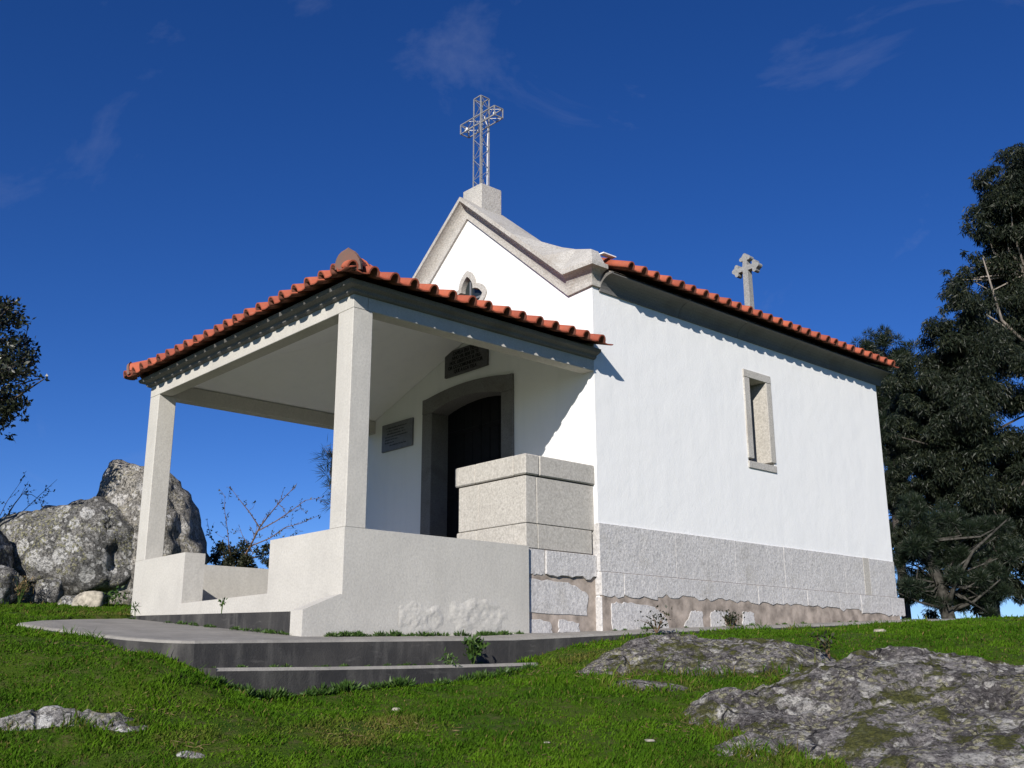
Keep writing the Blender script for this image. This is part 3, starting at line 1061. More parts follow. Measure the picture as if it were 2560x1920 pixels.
# ---- granite parapet block beside the door ---------------------------------------
GX1, GYF = -.05, -.945
par = MB().box(-1.06, GX1 + .004, GYF + .03, -.003, .35, 1.165).build('parapet', M['mortar'], chapel)
def stone(parent, x0, x1, y0, y1, z0, z1, mat, bevel=.006, name='stone'):
    return MB().box(x0, x1, y0, y1, z0, z1).build(name, mat, parent, bevel=bevel)
gc = M['granite_clean']
g = .002
# cap stones
stone(par, -1.10, -.78 - g, GYF - .025, -.003, 1.875, 2.075, gc, .012)
stone(par, -.78 + g, -.20 - g, GYF - .025, GYF + .25, 1.875, 2.075, gc, .010)
stone(par, -.20 + g, GX1 + .025, GYF - .025, -.78 - g, 1.875, 2.075, gc, .012)
stone(par, -.30, GX1 + .025, -.78 + g, -.003, 1.875, 2.075, gc, .010)
stone(par, -.77, -.32, -.66, -.01, 1.875, 2.06, gc, .010)
# body, front face and corner quoin
stone(par, -1.06, -.745 - g, GYF, -.003, 1.41, 1.866, gc)
stone(par, -.745 + g, GX1 - .02, GYF, GYF + .2, 1.41, 1.866, gc)
stone(par, -.20, GX1, GYF + .002, -.80 - g, 1.41, 1.866, gc)
stone(par, -.25, GX1, -.80 + g, -.003, 1.41, 1.866, gc)
# lower dressed course
stone(par, -1.09, -.77 - g, GYF - .004, -.003, 1.17, 1.405, gc, .012)
stone(par, -.77 + g, GX1 - .02, GYF - .002, GYF + .2, 1.17, 1.405, gc)
stone(par, -.20, GX1 + .002, GYF, -.79 - g, 1.17, 1.405, gc)
stone(par, -.25, GX1 + .002, -.79 + g, -.04, 1.17, 1.405, gc)
# rough footing stones on the side
gr = M['granite_rough']

def slabstone(parent, poly, x_face, depth, mat, seed, rough=.008, sub=.035, name='stone'):
    """irregular stone on the side face: outline in (y, z), its face pitched and uneven"""
    ys_ = [p[0] for p in poly]
    zs_ = [p[1] for p in poly]
    ay, by, az, bz = min(ys_), max(ys_), min(zs_), max(zs_)
    bm = bmesh.new()
    vs = [bm.verts.new((x_face, y, z)) for y, z in poly]
    bm.faces.new(vs)
    ext = bmesh.ops.extrude_face_region(bm, geom=list(bm.faces))
    for v in ext['geom']:
        if isinstance(v, bmesh.types.BMVert):
            v.co.x -= depth
    bmesh.ops.recalc_face_normals(bm, faces=bm.faces)
    fe = [e for e in bm.edges if all(abs(v.co.x - x_face) < 1e-6 for v in e.verts)]
    bmesh.ops.bevel(bm, geom=fe, offset=.004, segments=1, affect='EDGES', clamp_overlap=True)
    me = bpy.data.meshes.new(name)
    bm.to_mesh(me)
    bm.free()
    me.materials.append(mat)
    return link(bpy.data.objects.new(name, me), parent)

def wavy(y0, y1, z0, z1, amp, seed, n=14):
    """outline of a stone with a level top and ragged bottom"""
    r_ = random.Random(seed)
    top = [(y0, z1), (y1, z1)]
    bot = [(y1 - (y1 - y0) * i / n, z0 + r_.uniform(-amp, amp)) for i in range(n + 1)]
    return top + bot

def blob(poly, seed, n=6, amp=.011):
    r_ = random.Random(seed)
    out = []
    k = len(poly)
    for i in range(k):
        a, b = poly[i], poly[(i + 1) % k]
        for j in range(n):
            t = j / n
            out.append((a[0] + (b[0] - a[0]) * t + r_.uniform(-amp, amp), a[1] + (b[1] - a[1]) * t + r_.uniform(-amp, amp)))
    return out
slabstone(par, wavy(GYF + .01, -.712, .925, 1.165, .008, 1), GX1 + .012, .12, gr, 1)
slabstone(par, wavy(-.705, -.008, .93, 1.16, .02, 2), GX1 + .030, .12, gr, 2)
slabstone(par, blob([(-.92, .885), (-.40, .875), (-.12, .78), (-.15, .575), (-.92, .565)], 3), GX1 + .012, .12, gr, 3)
slabstone(par, blob([(-.92, .52), (-.64, .50), (-.62, .38), (-.92, .37)], 4), GX1 + .010, .12, gr, 4)
slabstone(par, blob([(-.53, .515), (-.26, .50), (-.25, .40), (-.54, .39)], 5), GX1 + .012, .12, gr, 5)

# ---- plinth ------------------------------------------------------------------------
pl = MB().box(-.20, .031, .002, LEN - .01, .15, 1.0).build('plinth', M['mortar'], chapel)
uj = [0.0, 1.18, 2.24, 3.21, 4.56, 5.02, 5.17, 5.83]
for i in range(len(uj) - 1):
    gap = .0015
    xf = .018 + (.002 if i % 2 else 0) + (.003 if i == 0 else 0)
    stone(pl, -.15, xf, uj[i] + (gap if i else -.006), uj[i + 1] - gap, 1.003, 1.484 + (.002 if i % 2 else 0), gr if i != 5 else M['granite_clean'], .0028)
lj = [0.0, .32, .835, 2.61, 3.10, 3.62, 4.34, 4.85, 5.63, 5.97]
lb = [.765, .775, .80, .795, .80, .80, .79, .765, .76]
for i in range(len(lj) - 1):
    slabstone(pl, wavy(lj[i] + (.0015 if i else -.01), lj[i + 1] - .0015, lb[i], .998, .022, 30 + i, n=7 if i != 2 else 26), .039 + (.003 if i % 2 else 0), .2, gr, 30 + i)
stone(pl, -.14, .030, -.014, .12, .36, .757, gr, .01)
for i, pg in enumerate([[(.13, .70), (.36, .71), (.78, .68), (.95, .60), (1.01, .44), (.13, .38)], [(1.25, .50), (1.38, .67), (1.57, .66), (1.57, .47)],
                        [(1.70, .66), (1.81, .70), (2.02, .67), (2.05, .50), (1.71, .50)], [(2.27, .54), (2.30, .70), (2.50, .69), (2.52, .53)]]):
    slabstone(pl, blob(pg, 50 + i), .038, .12, gr, 50 + i)
# plinth return on the facade
stone(pl, XW - .01, -1.12, -.012, .2, .3, .69, gr)

# ---- door ----------------------------------------------------------------------------
dfr = MB()
outer = [(-2.917, FL), (-2.917, 3.318)] + arch(-2.84, -1.32, 3.318, 3.375)[1:-1] + [(-1.247, 3.325), (-1.247, FL)]
inner = [(-2.725, FL - .05), (-2.725, 3.13)] + arch(-2.725, -1.44, 3.13, 3.225)[1:-1] + [(-1.44, 3.13), (-1.44, FL - .05)]
door_frame = bpy.data.objects.new('door_frame', None)
door_frame.empty_display_size = .1
link(door_frame, chapel)
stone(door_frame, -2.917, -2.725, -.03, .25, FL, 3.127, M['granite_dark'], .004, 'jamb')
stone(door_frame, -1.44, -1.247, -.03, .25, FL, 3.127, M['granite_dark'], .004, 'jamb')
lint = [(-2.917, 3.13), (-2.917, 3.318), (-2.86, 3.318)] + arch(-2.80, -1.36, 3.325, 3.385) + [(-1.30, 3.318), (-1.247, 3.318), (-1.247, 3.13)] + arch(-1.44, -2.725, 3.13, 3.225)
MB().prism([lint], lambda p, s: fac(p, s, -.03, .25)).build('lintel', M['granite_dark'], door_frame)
door = MB().box(-2.80, -1.38, .255, .30, FL - .02, 3.26).build('door', M['door'], chapel)
for i in range(8):
    x0 = -2.725 + i * .1606
    MB().box(x0 + .003, x0 + .1576, .225, .254, FL, 3.24).build('plank', M['door'], door, bevel=.006)
for z in (1.15, 2.05, 2.85):
    MB().box(-2.70, -2.10, .212, .2245, z, z + .05).build('strap_hinge', M['door'], door, bevel=.003)
    MB().box(-2.06, -1.46, .212, .2245, z, z + .05).build('strap_hinge', M['door'], door, bevel=.003)

# ---- quatrefoil window ----------------------------------------------------------------
qf = MB().prism([quatre(.365, .38, 1.2), quatre(.292, .47, .95)], lambda p, s: fac(p, s, -.022, .07)).build('quatrefoil_window', M['granite'], chapel)
MB().box(XC - .3, XC + .3, .048, .058, 4.14, 4.74).build('pane', M['glass'], qf)
MB().box(XC - .012, XC + .012, .034, .046, 4.16, 4.72).build('glazing_bar', M['slate'], qf)
MB().box(XC - .28, XC + .28, .036, .045, 4.428, 4.452).build('glazing_bar', M['slate'], qf)

# ---- side window -------------------------------------------------------------------------
wf = bpy.data.objects.new('side_window', None)
wf.empty_display_size = .1
link(wf, chapel)
wx0, wx1 = -.31, .018
def wprism(poly_front, poly_back, name, mat):
    n = len(poly_front)
    v = [(wx1, y, z) for y, z in poly_front] + [(wx0, y, z) for y, z in poly_back]
    f = [tuple(range(n)), tuple(range(2 * n - 1, n - 1, -1))] + [(i, (i + 1) % n, n + (i + 1) % n, n + i) for i in range(n)]
    return MB().add(v, f).build(name, mat, wf, bevel=.004)
wprism([(2.633, 2.505), (2.742, 2.505), (2.742, 3.512), (2.633, 3.512)], [(2.633, 2.505), (2.742, 2.505), (2.742, 3.512), (2.633, 3.512)], 'jamb', M['granite'])
wprism([(3.092, 2.505), (3.196, 2.505), (3.196, 3.512), (3.092, 3.512)], [(3.092, 2.505), (3.196, 2.505), (3.196, 3.512), (3.092, 3.512)], 'jamb', M['granite_clean'])
wprism([(2.631, 3.515), (3.198, 3.515), (3.198, 3.612), (2.631, 3.612)], [(2.631, 3.515), (3.198, 3.515), (3.198, 3.612), (2.631, 3.612)], 'lintel', M['granite'])
wprism([(2.631, 2.385), (3.198, 2.385), (3.198, 2.470), (2.631, 2.470)], [(2.631, 2.385), (3.198, 2.385), (3.198, 2.502), (2.631, 2.502)], 'sill', M['granite'])
MB().box(-.290, -.280, 2.742, 3.092, 2.50, 3.515).build('pane', M['glass'], wf)

# ------------------------------------------------------------------ plaques
def text_mesh(body, size, name, mat, parent, loc, align='CENTER', bold=0.0, squeeze=1.0):
    cu = bpy.data.curves.new(name, 'FONT')
    cu.body = body
    cu.size = size
    cu.align_x = align
    cu.extrude = .0015
    cu.offset = bold
    cu.space_line = .95
    tmp = bpy.data.objects.new(name + '_curve', cu)
    COL.objects.link(tmp)
    dg = bpy.context.evaluated_depsgraph_get()
    me = bpy.data.meshes.new_from_object(tmp.evaluated_get(dg))
    bpy.data.objects.remove(tmp)
    me.materials.clear()
    me.materials.append(mat)
    for v in me.vertices:
        x, y, z = v.co
        v.co = Vector((loc[0] + x * squeeze, loc[1] - z, loc[2] + y))
    o = bpy.data.objects.new(name, me)
    return link(o, parent)

sg = thing('inscription_tablet', (XC, 0, 3.5), 'dark stone tablet with cut corners and carved lettering above the door arch', 'tablet')
MB().prism([[(-2.478, 3.512), (-1.683, 3.512), (-1.683, 3.79), (-1.74, 3.835), (-2.41, 3.835), (-2.478, 3.78)]], lambda p, s: fac(p, s, -.035, -.001)).build('slab', M['sign'], sg, bevel=.004)
for i, (tx, z) in enumerate((('CAPELA ERA TESTE', 3.765), ('NHO VIR BEM DE TE', 3.708), ('HOC LIBERTATE IA FRE-', 3.651), ('OR CO COMUNIDENTOR', 3.594), ('QUE A LCA TELA', 3.537))):
    text_mesh(tx, .060, 'lettering', M['ink'], sg, (XC, -.0375, z), bold=.0015, squeeze=.92)
pq = thing('wall_plaque', (-3.45, 0, 2.78), 'grey slate plaque with lines of small dark writing left of the door', 'plaque')
MB().box(-3.776, -3.123, -.03, -.001, 2.786, 3.145).build('slab', M['slate'], pq, bevel=.004)
rp = random.Random(8)
for i, (a, b) in enumerate(((-3.68, -3.24), (-3.66, -3.30), (-3.66, -3.26), (-3.70, -3.22), (-3.70, -3.42), (-3.70, -3.50), (-3.60, -3.24))):
    z = 3.075 - i * .038
    ln = MB()
    x = a
    while x < b:
        w = rp.uniform(.006, .012)
        h = rp.choice((.013, .015, .02))
        ln.box(x, x + w * .62, -.0312, -.0298, z, z + h)
        x += w + (.012 if rp.random() < .16 else .003)
    tag(ln.build('lettering', M['ink'], pq), kind='stuff')

# ------------------------------------------------------------------ metal lattice cross
mc = thing('lattice_cross', (XC, .20, 5.955), 'grey metal lattice cross with small lamps on the front gable pedestal', 'cross')
hx = .070
cyc = .20
zb, zt, za0, za1, xa = 5.955, 7.262, 6.868, 6.998, .338
mbp = MB()
def bar(a, b, r, name='bar'):
    a, b = Vector(a), Vector(b)
    t = (b - a).normalized()
    s_ = t.cross(Vector((0, 1, 0)) if abs(t.y) < .9 else Vector((1, 0, 0))).normalized()
    n_ = t.cross(s_)
    v = [p + s_ * (r * i) + n_ * (r * j) for p in (a, b) for i, j in ((-1, -1), (1, -1), (1, 1), (-1, 1))]
    return MB().add(v, [(3, 2, 1, 0), (4, 5, 6, 7), (0, 1, 5, 4), (1, 2, 6, 5), (2, 3, 7, 6), (3, 0, 4, 7)])
for sx in (-1, 1):
    for sy in (-1, 1):
        bar((XC + sx * hx, cyc + sy * hx, zb), (XC + sx * hx, cyc + sy * hx, zt), .006 if not (sx > 0 and sy < 0) else .008).build('upright', M['metal'], mc)
for sy in (-1, 1):
    for z in (za0, za1):
        bar((XC - xa, cyc + sy * hx, z), (XC + xa, cyc + sy * hx, z), .006).build('crossbar', M['metal'], mc)
for sx in (-1, 1):
    for sy in (-1, 1):
        bar((XC + sx * xa, cyc + sy * hx, za0), (XC + sx * xa, cyc + sy * hx, za1), .006).build('end_post', M['metal'], mc)
    for z in (za0, za1):
        bar((XC + sx * xa, cyc - hx, z), (XC + sx * xa, cyc + hx, z), .006).build('end_rail', M['metal'], mc)
for sx in (-1, 1):
    bar((XC + sx * hx, cyc - hx, zt), (XC + sx * hx, cyc + hx, zt), .006).build('top_rail', M['metal'], mc)
    bar((XC - hx, cyc + sx * hx, zt), (XC + hx, cyc + sx * hx, zt), .006).build('top_rail', M['metal'], mc)
lac = MB()
nz_ = 9
for k in range(nz_):
    z0, z1 = zb + (zt - zb) * k / nz_, zb + (zt - zb) * (k + 1) / nz_
    sw = 1 if k % 2 else -1
    for sy in (-1, 1):
        b_ = bar((XC - sw * hx, cyc + sy * hx, z0), (XC + sw * hx, cyc + sy * hx, z1), .0028)
        lac.add(b_.v, b_.f)
    for sx in (-1, 1):
        b_ = bar((XC + sx * hx, cyc - sw * hx, z0), (XC + sx * hx, cyc + sw * hx, z1), .0028)
        lac.add(b_.v, b_.f)
for sx in (-1, 1):
    for k in range(2):
        x0, x1 = XC + sx * (hx + (xa - hx) * k / 2), XC + sx * (hx + (xa - hx) * (k + 1) / 2)
        sw = 1 if k % 2 else -1
        zc_, zd_ = (za0, za1) if sw > 0 else (za1, za0)
        for sy in (-1, 1):
            b_ = bar((x0, cyc + sy * hx, zc_), (x1, cyc + sy * hx, zd_), .0028)
            lac.add(b_.v, b_.f)
        for z in (za0, za1):
            b_ = bar((x0, cyc - sw * hx, z), (x1, cyc + sw * hx, z), .0028)
            lac.add(b_.v, b_.f)
tag(lac.build('lacing', M['metal'], mc), kind='stuff')
for p, r in (((XC + .28, cyc - .02, 6.93), .022), ((XC - .27, cyc - .02, 6.93), .020), ((XC + .02, cyc, 7.20), .022), ((XC - .315, cyc, 6.93), .018), ((XC + .05, cyc - .052, 5.995), .022)):
    mb = MB()
    px, py, pz = p
    mb.tube([(px, py, pz - r * 1.3), (px, py, pz - r * .8), (px, py, pz), (px, py, pz + r * .8), (px, py, pz + r * 1.2)], [r * .45, r * .8, r, r * .75, r * .3], 8)
    mb.build('lamp', M['lamp'], mc, smooth=True)
cab = MB()
cab.tube([(XC + hx - .012, cyc + hx - .02, zb), (XC + hx - .02, cyc + hx - .01, 6.3), (XC + hx - .008, cyc + hx - .02, 6.6), (XC + hx - .02, cyc + hx, 6.85), (XC + .05, cyc, 7.0)], .006, 5)
cab.build('cable', M['lamp'], mc)

# ------------------------------------------------------------------ stone cross at the rear
rc = thing('stone_cross', (XC + .02, 5.88, 5.2), 'weathered stone cross with trefoil arm ends on the rear of the tiled roof', 'cross')
XR, YR = XC + .02, 5.88
def trefoil_cross():
    w, A, ztop, zc = .052, .165, 6.655, 6.385
    def lobe(cx, cz, a0, a1, r, n=7):
        return [(cx + r * math.cos(a0 + (a1 - a0) * i / n), cz + r * math.sin(a0 + (a1 - a0) * i / n)) for i in range(n + 1)]
    pts = []
    def arm(ang):
        # arm pointing along +x in local frame: lower edge out, three lobes, back
        q = [(w * .95, -w * .8), (A - .03, -w * .72)]
        q += lobe(A + .005, -.070, math.radians(200), math.radians(375), .035)
        q += lobe(A + .058, 0, math.radians(-70), math.radians(70), .038)
        q += lobe(A + .005, .070, math.radians(-15), math.radians(160), .035)
        q += [(A - .03, w * .72)]
        c, s_ = math.cos(ang), math.sin(ang)
        return [(x * c - z * s_, x * s_ + z * c) for x, z in q]
    pts += [(w * .92, 0 - .78), ]
    out = []
    out += [(w * 1.05, 5.60 - zc)]
    out += arm(0)
    out += arm(math.pi / 2)
    out += arm(math.pi)
    out += [(-w * .95, -w * .8), (-w * 1.05, 5.60 - zc)]
    return [(XR + x, zc + z) for x, z in out]
MB().prism([trefoil_cross()], lambda p, s: (p[0], YR - .055 if s == 0 else YR + .055, p[1])).build('cross_shaft', M['cross'], rc)
MB().box(XR - .16, XR + .16, YR - .14, YR + .14, 5.0, 5.60).build('cross_base', M['cross'], rc, bevel=.02)

# ------------------------------------------------------------------ rocks
def heightfield_rock(name, pts, s0, s1, d0, d1, res, mat, seed, amp, label, cat='rock', crack=.03, group=None):
    f = tps(pts)
    ss, dd = np.arange(s0, s1, res), np.arange(d0, d1, res)
    S, D = np.meshgrid(ss, dd)
    X, Y = CX + FX * D + RX * S, CY + FY * D + RY * S
    Z = f(S, D)
    P = np.stack([X.ravel(), Y.ravel(), Z.ravel()], 1)
    n1 = fbm(P * 2.1, 6, seed, .55)
    n2 = fbm(P * 1.1 + 4, 4, seed + 3, .5, ridged=True)
    n3 = fbm(P * 7.0, 5, seed + 7, .65)
    cr = np.clip((n2 - .55) / .4, 0, 1)
    kk = min(1.0, amp / .08)
    fine = np.clip((fbm(P * 2.4 + 21, 4, seed + 31, .5, ridged=True) - .60) / .25, 0, 1)
    h = amp * n1 - crack * cr - .05 * kk * fine + kk * .020 * n3 + kk * .022 * fbm(P * 4.2 + 11, 3, seed + 9, ridged=True)
    # terraced ledges
    led = vnoise(P * np.array([1.9, 1.9, 5.0]) + 3, seed + 12)
    h = h + kk * .055 * np.round(led * 2.5) / 2.5
    Z = Z + h.reshape(Z.shape)
    G = ground_z(X, Y)
    ny_, nx_ = Z.shape
    idx = np.arange(nx_ * ny_).reshape(ny_, nx_)
    q = np.stack([idx[:-1, :-1], idx[:-1, 1:], idx[1:, 1:], idx[1:, :-1]], -1).reshape(-1, 4)
    above = (Z - G).ravel() > -.10
    keep = above[q].any(1)
    V = np.stack([X, Y, np.maximum(Z, G - .15)], -1).reshape(-1, 3)
    used = np.unique(q[keep])
    remap = -np.ones(len(V), int)
    remap[used] = np.arange(len(used))
    o = fast_mesh(name, V[used], remap[q[keep]], mat, smooth=False)
    o.data.polygons.foreach_set('use_smooth', np.ones(len(o.data.polygons), bool))
    tag(o, label, cat, group)
    ROCKS.append((f, s0, s1, d0, d1))
    return o
ROCKS = []
R1 = [(2.07, 7.3, .085), (2.76, 7.2, .105), (3.11, 7.0, .045), (3.36, 6.9, .0), (3.9, 7, -.05), (1.765, 6.75, -.045), (1.05, 6.75, -.195), (1.5, 6.9, -.08), (2.5, 6.5, -.05), (3.0, 6.3, -.05), (2.0, 6.2, -.17),
      (1.4, 6.45, -.20), (1.2, 5.75, -.385), (1.42, 5.35, -.45), (1.7, 5.85, -.31), (2.3, 5.7, -.27), (2.9, 5.5, -.20), (2.6, 5.0, -.36), (1.9, 4.9, -.47), (2.07, 7.9, -.12), (2.76, 7.8, -.10), (3.3, 7.6, -.15),
      (.8, 6.9, -.45), (.85, 6.3, -.42), (1.3, 7.25, -.22), (3.6, 5.6, -.2), (3.4, 4.8, -.5), (4.4, 6.3, -.3), (2.9, 4.3, -.62), (2.2, 4.3, -.70)]
heightfield_rock('granite_outcrop', R1, .7, 4.4, 4.2, 8.0, .016, M['rock'], 5, .065, 'large lichen and moss covered granite outcrop in the right foreground')
R2 = [(.50, 8.25, .02), (1.34, 8.7, .31), (.915, 8.55, .20), (1.86, 8.6, .27), (2.34, 8.3, .16), (1.23, 8.05, .07), (2.0, 7.95, .09), (1.34, 9.3, .05), (1.86, 9.2, .06), (2.5, 8.9, .05), (.8, 9.0, .04), (.3, 8.4, -.12),
      (1.23, 7.65, -.14), (2.0, 7.6, -.14), (2.75, 8.1, -.1), (1.6, 8.3, .19), (.6, 7.9, -.12)]
heightfield_rock('granite_outcrop', R2, .1, 3.0, 7.4, 9.5, .016, M['rock'], 17, .06, 'low mossy granite outcrop beside the side path below the white wall')
R3 = [(.72, 7.55, -.045), (1.15, 7.35, -.07), (.95, 7.45, -.03), (.6, 7.4, -.16), (1.3, 7.2, -.18), (.9, 7.2, -.17), (.8, 7.8, -.10), (1.2, 7.7, -.10)]
heightfield_rock('flat_rock', R3, .5, 1.4, 7.1, 7.9, .02, M['rock'], 29, .02, 'thin flat rock sliver in grass between the two mossy outcrops', crack=.01)
def flat_pts(s, d, rs, rd, up, drop):
    x, y = sd(s, d)
    c = float(ground_z(np.array([x]), np.array([y]))[0])
    out = [(s, d, c + up)]
    for k in range(8):
        a = k * math.pi / 4
        for m_, h in ((.6, up * .7), (1.0, -.015), (1.5, -drop)):
            q = (s + rs * m_ * math.cos(a), d + rd * m_ * math.sin(a))
            x, y = sd(*q)
            out.append((q[0], q[1], float(ground_z(np.array([x]), np.array([y]))[0]) + h))
    return out
heightfield_rock('flat_rock', flat_pts(-2.40, 5.98, .42, .14, .022, .10), -3.1, -1.75, 5.65, 6.35, .014, M['pale_rock'], 31, .05, 'flat grey rock breaking through the turf at the left', crack=.02)
heightfield_rock('flat_rock', flat_pts(-1.62, 5.62, .10, .06, .008, .1), -1.9, -1.35, 5.4, 5.85, .011, M['pale_rock'], 37, .03, 'small pale rock in the turf at the bottom left centre', crack=.01)
heightfield_rock('flat_rock', flat_pts(-2.62, 5.42, .11, .08, .01, .1), -2.95, -2.3, 5.15, 5.7, .011, M['pale_rock'], 41, .03, 'whitish rock in the turf at the bottom left corner', crack=.01)

def boulder(name, c, rad, rotz, mat, seed, label, power=.75, amp=.16, sub=5, freq=1.0, tilt=0.0, cat='boulder', group=None, facets=7, deform=None):
    bm = bmesh.new()
    bmesh.ops.create_icosphere(bm, subdivisions=sub, radius=1)
    me = bpy.data.meshes.new(name)
    bm.to_mesh(me)
    bm.free()
    n = len(me.vertices)
    co = np.empty(n * 3)
    me.vertices.foreach_get('co', co)
    co = co.reshape(-1, 3)
    sq = np.sign(co) * np.abs(co) ** power
    P = sq * np.array(rad)
    if deform:
        P = deform(P)
    pr = np.random.default_rng(seed)
    for _ in range(facets):
        nv = pr.normal(size=3)
        nv[2] = abs(nv[2]) * .8 - .1
        nv /= np.linalg.norm(nv)
        dist = P @ nv
        lim = dist.max() * pr.uniform(.70, .90)
        over = np.maximum(dist - lim, 0)
        P = P - nv * (over * .85)[:, None]
    d_ = amp * fbm(P * freq + seed, 5, seed, .55) * 1.1
    kk = min(1.0, amp / .14)
    d_ = d_ + kk * .05 * np.round(fbm(P * freq * 1.3 + 9, 2, seed + 2) * 4) / 4
    rg = fbm(P * freq * .9 + 2, 3, seed + 6, .5, ridged=True)
    d_ = d_ - kk * .12 * np.clip((rg - .58) / .3, 0, 1) + kk * .035 * fbm(P * 6, 5, seed + 4, .65)
    P = P + co * d_[:, None]
    R = np.array((Matrix.Rotation(rotz, 3, 'Z') @ Matrix.Rotation(tilt, 3, 'Y')))
    P = P @ R.T + np.array(c)
    me.vertices.foreach_set('co', P.ravel())
    me.polygons.foreach_set('use_smooth', np.ones(len(me.polygons), bool))
    me.materials.append(mat)
    me.update()
    o = bpy.data.objects.new(name, me)
    COL.objects.link(o)
    return tag(o, label, cat, group)

YR_ = YAW  # boulders squarely across the slope
def slab_shape(P):
    Q = P.copy()
    Q[:, 0] += .18 * P[:, 2]
    return Q
def left_slab(P):
    # underside rises towards the left, leaving a hollow
    x, z = P[:, 0], P[:, 2]
    floor_ = -1.0 + .95 * np.clip((.15 - x) / 1.0, 0, 1)
    z2 = np.where(z < floor_, floor_ + .12 * (z - floor_), z)
    return np.stack([x, P[:, 1], z2], 1)
boulder('boulder', (*sd(-6.6, 15.4), 1.3), (.9, .5, .6), YAW, M['boulder'], 37, 'shaded boulder at the back of the dark hollow', power=.8, amp=.12, sub=4)
def peak(P):
    return np.stack([P[:, 0] - .30 * np.clip(P[:, 2] + .3, 0, 9) ** 1.2, P[:, 1], P[:, 2]], 1)
boulder('boulder', (*sd(-5.78, 14.1), 1.68), (1.02, .8, .74), YAW, M['boulder'], 3, 'broad lichen-spotted boulder left of the porch overhanging a dark hollow', power=.78, amp=.15, deform=left_slab)
boulder('boulder', (*sd(-4.95, 14.6), 1.82), (.80, .85, 1.22), YAW, M['boulder_warm'], 8, 'tall cracked boulder seen behind the left porch column', power=.82, amp=.17, deform=peak)
boulder('boulder', (*sd(-6.55, 13.1), 1.22), (.40, .45, .62), YAW + .3, M['boulder'], 12, 'rough boulder at the left edge beside the dark hollow', power=.8, amp=.14)
boulder('boulder', (*sd(-6.2, 12.8), .98), (.30, .3, .30), YAW, M['boulder'], 15, 'small rough stone at the foot of the left edge boulder', power=.8, amp=.12, sub=4)
boulder('boulder', (*sd(-5.72, 13.2), 1.02), (.20, .2, .22), YAW, M['boulder'], 19, 'fist-shaped grey stone inside the dark hollow', power=.8, amp=.10, sub=4)
boulder('fieldstone', (*sd(-4.98, 12.6), .86), (.19, .15, .12), YAW, M['palestone'], 23, 'squared pale stone on the grass in front of the big boulders', power=.55, amp=.05, sub=4, cat='stone')
boulder('boulder', (*sd(-5.3, 12.9), .84), (.20, .14, .09), YAW, M['boulder'], 27, 'low grey stone just left of the squared pale stone', power=.7, amp=.06, sub=4)
for (s, d, r, lb) in ((.18, 6.05, .022, 'small dull stone in the grass below the end of the steps'), (.74, 6.0, .026, 'small dull stone in the grass left of the big outcrop'),
                      (3.5, 10.3, .05, 'white stone lying on the grass slope near the rear of the side wall'), (-.75, 7.05, .016, 'small white stone at the foot of the lower step')):
    x, y = sd(s, d)
    boulder('stone', (x, y, float(ground_z(np.array([x]), np.array([y]))[0]) + r * .25), (r * 1.5, r, r * .6), YAW, M['palestone' if d > 7 else 'dull'], int(s * 10 + 50), lb, power=.8, amp=.02, sub=3, cat='stone')

# ------------------------------------------------------------------ grass
def rock_mask(x, y, z):
    s, d = to_sd(x, y)
    hit = np.zeros(x.shape, bool)
    for f, s0, s1, d0, d1 in ROCKS:
        m = (s > s0) & (s < s1) & (d > d0) & (d < d1)
        if m.any():
            hit[m] |= f(s[m], d[m]) > z[m] + .012 * np.sin(37 * s[m]) + .01
    return hit

